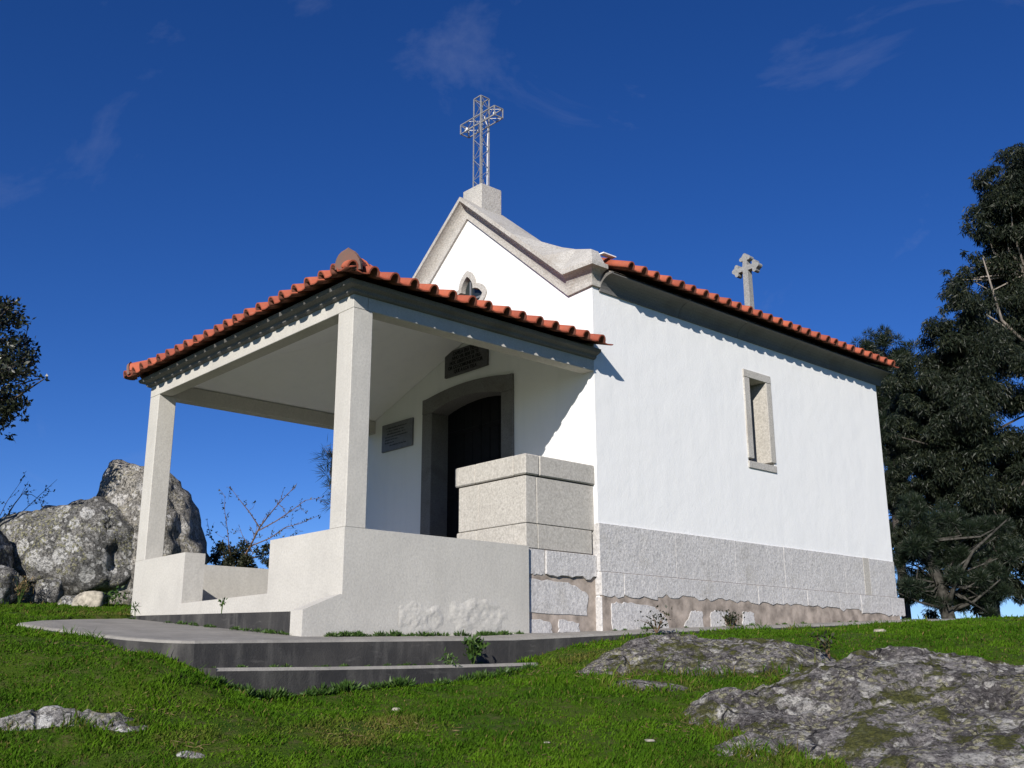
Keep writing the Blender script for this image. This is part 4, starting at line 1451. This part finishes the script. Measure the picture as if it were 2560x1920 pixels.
rng = np.random.default_rng(7)
def grass_field():
    n = 760000
    d = 4.3 + (16.0 - 4.3) * rng.random(n) ** 1.9
    s = (rng.random(n) * 2 - 1) * np.minimum(.66 * d, 7.5)
    x, y = sd(s, d)
    ok = ~in_poly(x, y, SLAB, .015)
    ok &= ~((x > .3) & (x < .765) & (y > -4.43) & (y < -1.5))
    x, y, d = x[ok], y[ok], d[ok]
    z = ground_z(x, y)
    ok = ~rock_mask(x, y, z)
    x, y, z, d = x[ok], y[ok], z[ok], d[ok]
    P = np.stack([x, y, z * 0], 1)
    clump = fbm(P * 6, 3, 2)
    dryn = fbm(P * .95 + 5, 5, 4, .6)
    ok = rng.random(len(x)) < np.clip(.75 + clump, .25, 1)
    x, y, z, d, clump, dryn, P = x[ok], y[ok], z[ok], d[ok], clump[ok], dryn[ok], P[ok]
    n = len(x)
    rock_side = rock_mask(x, y, z - .035)
    near_edge = in_poly(x, y, SLAB, .10) | ((x > .3) & (x < .90) & (y > -4.55) & (y < -1.4))
    h = (.011 + .017 * rng.random(n) ** 1.5) * (1 + .8 * np.clip(clump, -.5, 1)) * np.where(rng.random(n) < .03, 2.0, 1)
    h = np.where(near_edge, h * (1.0 + .8 * rng.random(n)), h)
    h = np.where(rock_side, h * (1.1 + 1.4 * rng.random(n)), h)
    wild = fbm(P * 2.2 + 31, 3, 12)
    h = h * np.clip(1 + 1.3 * np.clip(wild - .12, 0, 1) * 1.8, 1, 1.7)
    w = (.0022 + .0020 * rng.random(n)) * (1 + .10 * (d - 5))
    az = rng.random(n) * 2 * math.pi
    lean = (.25 + .75 * rng.random(n))
    tx, ty = np.cos(az) * lean * h, np.sin(az) * lean * h
    wx, wy = -np.sin(az + .6) * w, np.cos(az + .6) * w
    b = np.stack([x, y, z - .006], 1)
    W = np.stack([wx, wy, np.zeros(n)], 1)
    tip = b + np.stack([tx, ty, h], 1)
    mid = b + np.stack([tx * .30, ty * .30, h * .60], 1)
    V = np.stack([b, mid + W, tip, mid - W], 1).reshape(-1, 3)
    me = bpy.data.meshes.new('grass')
    me.vertices.add(len(V))
    me.vertices.foreach_set('co', V.astype(np.float32).ravel())
    me.loops.add(4 * n)
    me.loops.foreach_set('vertex_index', np.arange(4 * n, dtype=np.int32))
    me.polygons.add(n)
    me.polygons.foreach_set('loop_start', (np.arange(n) * 4).astype(np.int32))
    me.polygons.foreach_set('loop_total', np.full(n, 4, dtype=np.int32))
    at = me.attributes.new('dry', 'FLOAT', 'POINT')
    fine = fbm(P * 4.5, 3, 8)
    dry = np.clip((dryn - .17) * 3.2 + .7 * fine, 0, 1) * .9
    by_rock = rock_mask(x, y, z - .05) & (rng.random(n) < .6)
    dry = np.where(by_rock, np.maximum(dry, .25 + .7 * rng.random(n)), dry)
    dry = np.where(rng.random(n) < .05, .9, dry * rng.random(n) ** .5)
    at.data.foreach_set('value', np.repeat(dry, 4).astype(np.float32))
    me.materials.append(M['grass'])
    me.update(calc_edges=True)
    o = bpy.data.objects.new('grass', me)
    COL.objects.link(o)
    return tag(o, 'short green turf with brownish patches covering the slope', 'grass', kind='stuff')
grass_field()

def straw():
    rg = np.random.default_rng(91)
    C, A, L = [], [], []
    spots = [(-.98, 6.05, .16, 60), (-.55, 6.35, .22, 40), (-2.1, 6.25, .22, 70), (.75, 7.9, .30, 110), (1.9, 7.75, .25, 80), (1.0, 6.35, .25, 80), (1.7, 7.05, .2, 60), (-1.7, 5.75, .15, 40), (.1, 5.7, .3, 40), (-2.9, 7.2, .3, 50), (.2, 8.5, .25, 60)]
    for s, d, r, k in spots:
        q = rg.normal(size=(k, 2)) * r * .55
        x, y = sd(s + q[:, 0], d + q[:, 1])
        z = ground_z(x, y)
        for i in range(k):
            C.append((x[i], y[i], z[i] + .006 + .012 * rg.random()))
            A.append((rg.normal(), rg.normal(), rg.normal() * .25 + .1))
            L.append(rg.uniform(.02, .07))
    C, A, L = np.array(C), np.array(A), np.array(L)
    A /= np.linalg.norm(A, axis=1, keepdims=True)
    V, F = leaf_quads(C, A, L, .0055, rg)
    return tag(fast_mesh('dead_straw', V, F, M['litter']), 'scattered brown straw and twigs lying on the turf', 'straw', kind='stuff')

# ------------------------------------------------------------------ foliage
def leaf_quads(C, A, L, W, rg, fold=.15):
    """rhombic leaves: base C, unit axis A, length L, width W"""
    n = len(C)
    R = rg.normal(size=(n, 3))
    Wd = np.cross(A, R)
    Wd /= np.linalg.norm(Wd, axis=1, keepdims=True) + 1e-9
    L, W = np.broadcast_to(L, n)[:, None], np.broadcast_to(W, n)[:, None]
    N = np.cross(A, Wd)
    m = C + A * L * .42
    V = np.stack([C, m + Wd * W * .5 + N * W * fold, C + A * L, m - Wd * W * .5 + N * W * fold], 1).reshape(-1, 3)
    F = np.arange(n)[:, None] * 4 + np.array([0, 1, 2, 3])
    return V, F

straw()

def crown_points(clusters, n, rg, shell=.55, sub=9, spread=.55):
    """leaf-bearing twigs: each cluster breaks into smaller sprays of uneven size"""
    cl = []
    for (x, y, z, r) in clusters:
        k = max(5, int(sub * 1.5 * (r / .6) ** 1.2) + 4)
        for _ in range(k):
            v = rg.normal(size=3)
            v /= np.linalg.norm(v)
            q = np.array((x, y, z)) + v * r * (rg.random() ** .45) * 1.08
            cl.append((q[0], q[1], q[2], r * rg.uniform(.20, .46)))
    cl = np.array(cl)
    w = cl[:, 3] ** 2
    pick = rg.choice(len(cl), n, p=w / w.sum())
    v = rg.normal(size=(n, 3))
    v /= np.linalg.norm(v, axis=1, keepdims=True)
    rad = rg.random(n) ** .5
    return cl[pick, :3] + v * (cl[pick, 3] * rad)[:, None] * np.array([1, 1, .85]), v, cl

def tree(name, base, trunk, limbs, clusters, kind, n, label, leaf, mat, bark, seed, r0=.16, size=1.0, group=None, cat='tree', twig=60):
    rg = np.random.default_rng(seed)
    t = thing(name, base, label, cat, group)
    P, v, cl = crown_points(clusters, n, rg)
    if kind == 'euc':
        A = np.stack([rg.normal(size=n) * .6, rg.normal(size=n) * .6, -np.abs(rg.normal(size=n)) * .8 - .2], 1) + v * .12
    elif kind == 'pine':
        A = v * .9 + rg.normal(size=(n, 3)) * .45 + np.array([0, 0, .35])
    else:
        A = v * .7 + rg.normal(size=(n, 3)) * .8 + np.array([0, 0, .15])
    A /= np.linalg.norm(A, axis=1, keepdims=True)
    L = leaf[0] * rg.uniform(.6, 1.3, n)
    W = leaf[1] * rg.uniform(.6, 1.3, n)
    V, F = leaf_quads(P, A, L, W, rg)
    fast_mesh('crown', V, F, mat, t)
    # trunk
    k = len(trunk)
    mb = MB()
    tp = [Vector(trunk[0]) - Vector((0, 0, .8))] + [Vector(p) for p in trunk]
    mb.tube(tp, [r0 * 1.25] + [r0 * (1 - .72 * i / max(1, k - 1)) for i in range(k)], 8)
    mb.build('trunk', bark, t, smooth=True)
    for lp, lr in limbs:
        mb = MB()
        m_ = len(lp)
        mb.tube(lp, [lr * (1 - .75 * i / (m_ - 1)) for i in range(m_)], 6)
        mb.build('limb', bark, t, smooth=True)
    # branches to the sprays
    tw = MB()
    tpts = [Vector(p) for p in trunk[1:]]
    pick = rg.choice(len(cl), min(twig, len(cl)), replace=False)
    for i in pick:
        q = Vector(cl[i, :3])
        low = [p for p in tpts if p.z < q.z + .1] or tpts[:1]
        st = min(low, key=lambda p: (p - q).length)
        mid = st.lerp(q, .5) + Vector((rg.normal() * .15, rg.normal() * .15, rg.normal() * .12 - .06))
        rr = .012 + .012 * (st - q).length
        tw.tube([st, mid, q], [rr, rr * .6, rr * .25], 4, cap=False)
    tag(tw.build('branches', bark, t), kind='stuff')
    return t

def gz(x, y):
    return float(ground_z(np.array([float(x)]), np.array([float(y)]))[0])

EUC_T = [(-0.96, 14.5, 10.3, .81), (-1.5, 14.18, 9.62, .51), (-1.33, 14.57, 9.13, .71), (-1.75, 14.26, 8.74, .42), (-.85, 14.95, 9.52, 1.01), (-2.13, 14.05, 8.25, .42), (-2.33, 13.99, 7.86, .38), (-.89, 15.39, 8.34, 1.11),
         (-1.44, 14.93, 7.96, .81), (-.32, 15.29, 10.1, 1.11), (-.61, 16.09, 7.37, 1.31), (-.84, 14.4, 10.83, .4), (-1.39, 15.43, 6.88, .91)]
tree('eucalyptus_tree', (-1.9, 16.2, gz(-1.9, 16.2)), [(-1.9, 16.2, gz(-1.9, 16.2)), (-1.6, 15.6, 4.45), (-1.25, 15.1, 6.79), (-1.05, 14.8, 8.35), (-.9, 14.6, 10.0)],
     [([(-1.25, 15.0, 6.73), (-1.55, 14.4, 7.31), (-1.61, 14.0, 8.66)], .05), ([(-1.3, 14.9, 6.38), (-1.75, 14.3, 6.67), (-1.94, 14.05, 6.95)], .045)], EUC_T, 'euc', 150000,
     'tallest eucalyptus with pale bare limbs at the right edge behind the chapel', (.13, .026), M['euc'], M['bark_pale'], 5, .22)
EUC_M = [(-.98, 11.4, 6.5, .66), (-1.38, 11.17, 5.99, .57), (-1.0, 11.77, 5.57, .88), (-1.76, 11.03, 5.31, .62), (-1.53, 11.53, 4.72, .88), (-.97, 12.21, 4.55, .79), (-2.0, 11.18, 4.3, .62), (-1.49, 11.96, 3.79, .88),
         (-.97, 12.56, 3.7, .7), (-1.14, 12.83, 2.6, .57), (-1.51, 12.57, 2.26, .4), (-1.96, 11.68, 3.19, .7), (-2.37, 11.16, 3.37, .44), (-2.06, 10.94, 4.72, .44),
         (-1.95, 11.9, 2.55, .5), (-1.35, 12.3, 1.9, .45), (-.75, 12.9, 1.75, .45), (-.9, 12.7, 3.0, .6), (-2.35, 11.3, 2.3, .4), (-2.45, 11.2, 1.6, .3), (-.5, 13.1, 2.3, .5), (-2.3, 11.4, 5.2, .4), (-2.45, 11.3, 2.9, .45), (-1.7, 12.1, 1.55, .4), (-.3, 13.3, 3.3, .55), (-.2, 13.2, 4.6, .6),
         (-.88, 12.6, 3.87, .62), (-1.08, 12.83, 2.77, .53), (-1.5, 12.79, 1.75, .4), (-1.94, 12.37, 1.58, .44), (-2.43, 11.86, 1.5, .44), (-2.73, 11.53, 1.5, .35), (-2.67, 11.25, 2.35, .4), (-2.53, 10.95, 3.45, .44), (-2.38, 10.76, 4.3, .4), (-1.5, 12.33, 2.85, .53), (-2.08, 11.9, 2.35, .48)]
tree('eucalyptus_tree', (-1.82, 12.73, gz(-1.82, 12.73)), [(-1.82, 12.73, gz(-1.82, 12.73)), (-1.56, 12.38, 2.6), (-1.32, 11.93, 4.29), (-1.15, 11.43, 5.99)], [], EUC_M, 'euc', 300000,
     'dense dark eucalyptus with drooping leaves just behind the rear wall', (.10, .020), M['euc'], M['bark'], 9, .16)
PINE_L = [(-1.28, 9.0, 2.13, .35), (-1.01, 9.43, 1.83, .38), (-.74, 9.81, 1.65, .32), (-.52, 10.13, 1.44, .25), (-1.38, 9.19, 1.43, .25), (-.94, 9.78, 1.16, .23), (-.61, 10.15, 1.16, .22), (-1.29, 8.81, 2.58, .31),
          (-1.29, 9.37, 1.24, .23), (-1.5, 8.89, 1.83, .22), (-.3, 10.3, 1.9, .3), (-.45, 10.1, 2.4, .3), (-.9, 9.5, 2.4, .32), (-1.45, 8.95, 1.35, .22)]
tree('pine_tree', (-1.12, 9.68, gz(-1.12, 9.68)), [(-1.12, 9.68, gz(-1.12, 9.68)), (-1.14, 9.44, 1.46), (-1.21, 9.09, 2.13), (-1.2, 8.82, 2.8)],
     [([(-1.12, 9.55, 1.0), (-.9, 9.4, 1.35), (-.56, 9.53, 1.95), (-.1, 9.9, 2.45)], .05), ([(-1.12, 9.6, 1.0), (-.75, 9.75, 1.15), (-.35, 9.95, 1.5)], .04), ([(-1.14, 9.5, 1.05), (-1.35, 9.1, 1.15), (-1.55, 8.8, 1.3)], .03)], PINE_L, 'pine', 60000,
     'low pine with crooked lichened branches at the foot of the rear corner', (.11, .008), M['pine'], M['bark_lichen'], 13, .13)
PINE_T = [(-6.24, 17.13, 8.51, .34), (-5.86, 17.57, 8.49, .33), (-5.54, 18.03, 8.21, .31), (-6.12, 17.56, 7.8, .58), (-5.8, 18.01, 7.56, .58), (-6.32, 17.73, 6.85, .74), (-6.09, 18.18, 6.37, .74), (-6.45, 18.17, 5.42, .74),
          (-6.61, 18.48, 4.24, .74), (-6.45, 17.19, 7.8, .45)]
tree('pine_tree', (-6.3, 18.0, gz(-6.3, 18.0)), [(-6.3, 18.0, gz(-6.3, 18)), (-6.3, 18.0, 4), (-6.2, 17.8, 6.5), (-6.0, 17.6, 8.3)], [], PINE_T, 'pine', 110000,
     'young pine with three rounded tops rising behind the roof end', (.15, .014), M['pine'], M['bark'], 21, .15)
OAK = [(-6.06, -4.14, 4.32, .24), (-5.94, -3.99, 4.26, .13), (-6.09, -4.02, 3.93, .26), (-6.02, -3.82, 3.63, .16), (-5.87, -3.64, 3.59, .09), (-6.22, -3.92, 3.33, .26), (-6.14, -3.77, 3.19, .13), (-6.35, -3.89, 2.91, .18),
       (-6.43, -4.33, 3.77, .63), (-6.86, -4.64, 3.39, .8), (-6.32, -4.43, 4.32, .34), (-6.55, -4.15, 3.0, .34), (-5.96, -4.1, 4.48, .09)]
tree('holm_oak', (-7.3, -5.2, gz(-7.3, -5.2)), [(-7.3, -5.2, gz(-7.3, -5.2)), (-7.1, -4.95, 2.2), (-6.8, -4.6, 3.3), (-6.4, -4.3, 4.1)], [], OAK, 'oak', 16000,
     'dark leafy oak branch reaching in at the left edge', (.065, .034), M['oak'], M['bark'], 27, .14, twig=45)
SPR = [(-13.9, 5.47, 4.99, .18), (-13.87, 5.59, 4.8, .2), (-13.88, 5.39, 5.22, .1), (-13.74, 5.82, 4.57, .38), (-13.7, 6.08, 4.04, .44), (-13.91, 5.9, 3.93, .22)]
tree('pine_tree', (-13.7, 6.0, gz(-13.7, 6.0)), [(-13.7, 6.0, gz(-13.7, 6)), (-13.7, 6.0, 2.5), (-13.75, 5.85, 4.3), (-13.85, 5.55, 5.1)], [], SPR, 'pine', 1600,
     'distant pine top peeping out behind the near porch column', (.30, .012), M['pine'], M['bark'], 33, .08, twig=14)

# ---- bushes with bare twigs --------------------------------------------------------
def twiggy_bush(name, base, stems, clumps, nleaf, label, leafmat, seed, twigleaf=26, cat='bush'):
    rg = np.random.default_rng(seed)
    t = thing(name, base, label, cat)
    LP, LA = [], []
    sm = MB()
    for pts, r in stems:
        pts = [Vector(p) for p in pts]
        m_ = len(pts)
        sm.tube(pts, [r * (1 - .8 * i / (m_ - 1)) for i in range(m_)], 5, cap=False)
        for i in range(m_ - 1):
            a, b = pts[i], pts[i + 1]
            ln = (b - a).length
            if i:
                for _ in range(max(2, int(ln * 11))):
                    q = a.lerp(b, rg.random())
                    dv = ((b - a).normalized() + Vector(rg.normal(size=3)) * .75).normalized()
                    e = q + dv * rg.uniform(.08, .26)
                    sm.tube([q, q.lerp(e, .5) + Vector(rg.normal(size=3)) * .012, e], [r * .3, r * .22, r * .1], 4, cap=False)
                    for _k in range(5):
                        LP.append(q.lerp(e, rg.uniform(.2, 1)))
                        LA.append(rg.normal(size=3) + np.array(dv))
            for _ in range(int(ln * twigleaf)):
                LP.append(a.lerp(b, rg.random()))
                LA.append(rg.normal(size=3) + np.array([0, 0, .4]))
    tag(sm.build('stems', M['dead'], t), kind='stuff')
    if nleaf:
        P, v, cl = crown_points(clumps, nleaf, rg, sub=14)
        LP = np.concatenate([np.array([tuple(p) for p in LP]).reshape(-1, 3), P])
        LA = np.concatenate([np.array(LA).reshape(-1, 3), v + rg.normal(size=(nleaf, 3)) * .7])
    else:
        LP, LA = np.array([tuple(p) for p in LP]), np.array(LA)
    LA /= np.linalg.norm(LA, axis=1, keepdims=True)
    n = len(LP)
    V, F = leaf_quads(LP, LA, .042 * rg.uniform(.6, 1.3, n), .020 * rg.uniform(.6, 1.3, n), rg)
    fast_mesh('leaves', V, F, leafmat, t)
    return t
bb = (-6.72, -.58, 1.0)
twiggy_bush('thorn_bush', bb, [
    ([bb, (-6.6, -.5, 1.45), (-6.42, -.40, 1.79), (-6.27, -.35, 2.05), (-6.15, -.28, 2.22), (-6.03, -.22, 2.36), (-5.84, -.08, 2.60)], .018),
    ([(-6.27, -.35, 2.05), (-6.3, -.5, 2.25), (-6.38, -.62, 2.42), (-6.46, -.76, 2.62)], .010),
    ([(-6.30, -.36, 2.0), (-6.1, -.2, 2.13), (-5.9, -.06, 2.28), (-5.75, .06, 2.42), (-5.55, .22, 2.45)], .010),
    ([(-6.42, -.40, 1.79), (-6.2, -.22, 1.9), (-6.0, -.08, 2.05), (-5.8, .05, 2.10), (-5.6, .2, 2.2)], .010),
    ([(-6.5, -.45, 1.6), (-6.3, -.25, 1.66), (-6.1, -.1, 1.78), (-5.95, .0, 1.95)], .010),
    ([(-6.6, -.5, 1.45), (-6.65, -.6, 1.75), (-6.62, -.66, 2.0), (-6.60, -.74, 2.3), (-6.58, -.76, 2.5)], .009),
    ([(-6.6, -.5, 1.45), (-6.75, -.66, 1.7), (-6.86, -.8, 1.95), (-6.92, -.85, 2.2)], .009),
    ([(-6.5, -.42, 1.5), (-6.4, -.36, 1.7), (-6.48, -.5, 1.95), (-6.52, -.55, 2.1)], .008)],
    [(-6.62, -.5, 1.58, .26), (-6.45, -.35, 1.50, .22), (-6.8, -.66, 1.62, .18), (-6.25, -.18, 1.42, .18), (-6.05, -.02, 1.38, .15), (-6.30, -.28, 1.70, .12), (-6.75, -.6, 1.8, .10)], 8000,
    'wiry thorn bush with sparse leaves between the cracked boulder and the porch', M['bramble'], 41)
b2 = (-8.3, -3.3, 1.2)
twiggy_bush('bramble', b2, [
    ([b2, (-8.2, -3.25, 1.99), (-8.02, -3.16, 2.3), (-7.92, -3.1, 2.44), (-7.78, -3.02, 2.42), (-7.6, -2.9, 2.30)], .012),
    ([b2, (-8.15, -3.2, 1.8), (-7.95, -3.1, 2.15), (-7.7, -2.95, 2.40), (-7.5, -2.8, 2.62)], .010),
    ([b2, (-8.3, -3.3, 2.0), (-8.15, -3.22, 2.35), (-8.0, -3.1, 2.65)], .009)],
    [(-8.15, -3.2, 2.0, .18), (-8.35, -3.35, 1.9, .25)], 900, 'dark bramble with arching bare shoots behind the left boulder', M['bramble'], 47, twigleaf=3, cat='bramble')

# ---- weeds ---------------------------------------------------------------------------
def weed(name, c, r, h, n, label, seed, mat='weed', leaf=(.05, .03), stems=5, cat='weed', group=None):
    rg = np.random.default_rng(seed)
    c = Vector(c)
    t = thing(name, c, label, cat, group)
    sm = MB()
    tips = []
    for _ in range(stems):
        a = rg.random() * 2 * math.pi
        e = c + Vector((math.cos(a) * r * rg.random(), math.sin(a) * r * rg.random(), h * rg.uniform(.5, 1)))
        m_ = c.lerp(e, .5) + Vector((0, 0, h * .1))
        sm.tube([c - Vector((0, 0, .03)), m_, e], [.004, .003, .0015], 4, cap=False)
        tips += [(m_, e)] * 3
    tag(sm.build('stems', M['dead'] if mat == 'bramble' else M['weed'], t), kind='stuff')
    P, A = [], []
    for _ in range(n):
        m_, e = tips[rg.integers(len(tips))]
        P.append(np.array(m_.lerp(e, rg.random())) + rg.normal(size=3) * r * .22)
        A.append(rg.normal(size=3) + np.array([0, 0, .35]))
    P, A = np.array(P), np.array(A)
    A /= np.linalg.norm(A, axis=1, keepdims=True)
    V, F = leaf_quads(P, A, leaf[0] * rg.uniform(.6, 1.3, n), leaf[1] * rg.uniform(.6, 1.3, n), rg)
    fast_mesh('leaves', V, F, M[mat], t)
    return t
weed('leafy_weed', (.58, -2.12, .10), .11, .20, 130, 'bushy green weed growing on the lower step at its right end', 3, leaf=(.055, .04), stems=7)
weed('leafy_weed', (.66, -2.45, .085), .10, .07, 60, 'low spreading weed on the tread of the lower step', 5, leaf=(.05, .012))
weed('dark_weed', (.42, .35, .43), .20, .16, 110, 'thin dark-leaved weed at the path edge near the white corner', 7, 'bramble', (.035, .022), 8)
weed('dark_weed', (.42, 1.55, .48), .15, .14, 70, 'scrawny dark weed at the path edge in front of the footing stones', 9, 'bramble', (.035, .022), 6)
weed('leafy_weed', (.05, 1.98, .505), .07, .16, 80, 'dark green weed sprouting from the foot of the plinth stones', 11, 'bramble', (.05, .03), 5)
weed('leafy_weed', (1.42, -2.18 + .9, .12), .10, .10, 60, 'tuft of weed at the left end of the low mossy outcrop', 13, leaf=(.045, .012))
x_, y_ = sd(2.36, 8.1)
weed('dark_weed', (x_, y_, .15), .12, .14, 70, 'dark sprig where the two mossy outcrops meet', 15, 'bramble', (.04, .02), 5)
x_, y_ = sd(2.42, 5.15)
weed('leafy_weed', (x_, y_, -.43), .10, .12, 90, 'bright green weed in the rock cleft at the bottom right', 17, leaf=(.04, .03))
x_, y_ = sd(-5.85, 12.7)
weed('fern', (x_, y_, .84), .16, .34, 160, 'brownish fern in front of the dark hollow', 19, 'litter', (.07, .012), 9, cat='fern')
x_, y_ = sd(-4.75, 12.8)
weed('leafy_weed', (x_, y_, .84), .14, .16, 90, 'green weed beside the squared pale stone', 21, leaf=(.05, .03))
weed('leafy_weed', (-3.0, PY - .42, .58), .05, .16, 24, 'tall thin weed in front of the left porch wall', 23, leaf=(.07, .010), stems=3)
weed('leafy_weed', (-1.3, PY - .02 - .355, .56), .03, .10, 22, 'tiny weed growing on the front porch wall step', 25, leaf=(.035, .018), stems=3)

def fringe():
    """moss and small weeds along the foot of the walls and on the steps"""
    rg = np.random.default_rng(77)
    P = []
    for _ in range(52):
        y = rg.uniform(-3.15, -1.05)
        P.append((.02 + rg.random() * .05, y, float(slab_z(.04, y)) - .005, rg.uniform(.018, .05)))
    for _ in range(20):
        x = rg.uniform(-3.3, -.1)
        P.append((x, PY - .37 - rg.random() * .05, float(slab_z(x, PY - .4)), rg.uniform(.015, .04)))
    for _ in range(26):
        y = rg.uniform(.1, 5.9)
        P.append((.06 + rg.random() * .06, y, float(slab_z(.08, y)) - .005, rg.uniform(.012, .035)))
    for _ in range(22):
        y = rg.uniform(-4.3, -1.8)
        P.append((.405 + rg.random() * .03, y, np.interp(y, ys, zs) - .005, rg.uniform(.012, .03)))
    for _ in range(40):
        y = rg.uniform(-4.5, -1.6)
        P.append((.775 + rg.random() * .06, y, gz(.79, y), rg.uniform(.03, .08)))
    C, A, L = [], [], []
    for (x, y, z, r) in P:
        k = int(30 + 500 * r)
        for _ in range(k):
            v = rg.normal(size=3)
            v[2] = abs(v[2])
            v /= np.linalg.norm(v)
            C.append((x + v[0] * r * .7 * rg.random(), y + v[1] * r * 1.6 * rg.random(), z + v[2] * r * .5 * rg.random()))
            A.append(v + rg.normal(size=3) * .4 + np.array([0, 0, .5]))
            L.append(r)
    C, A, L = np.array(C), np.array(A), np.array(L)
    A /= np.linalg.norm(A, axis=1, keepdims=True)
    V, F = leaf_quads(C, A, np.clip(L * .9, .015, .06), np.clip(L * .28, .005, .014), rg)
    o = fast_mesh('wall_foot_weeds', V, F, M['weed'])
    return tag(o, 'fringe of small green weeds along wall feet and steps', 'weeds', kind='stuff')
fringe()
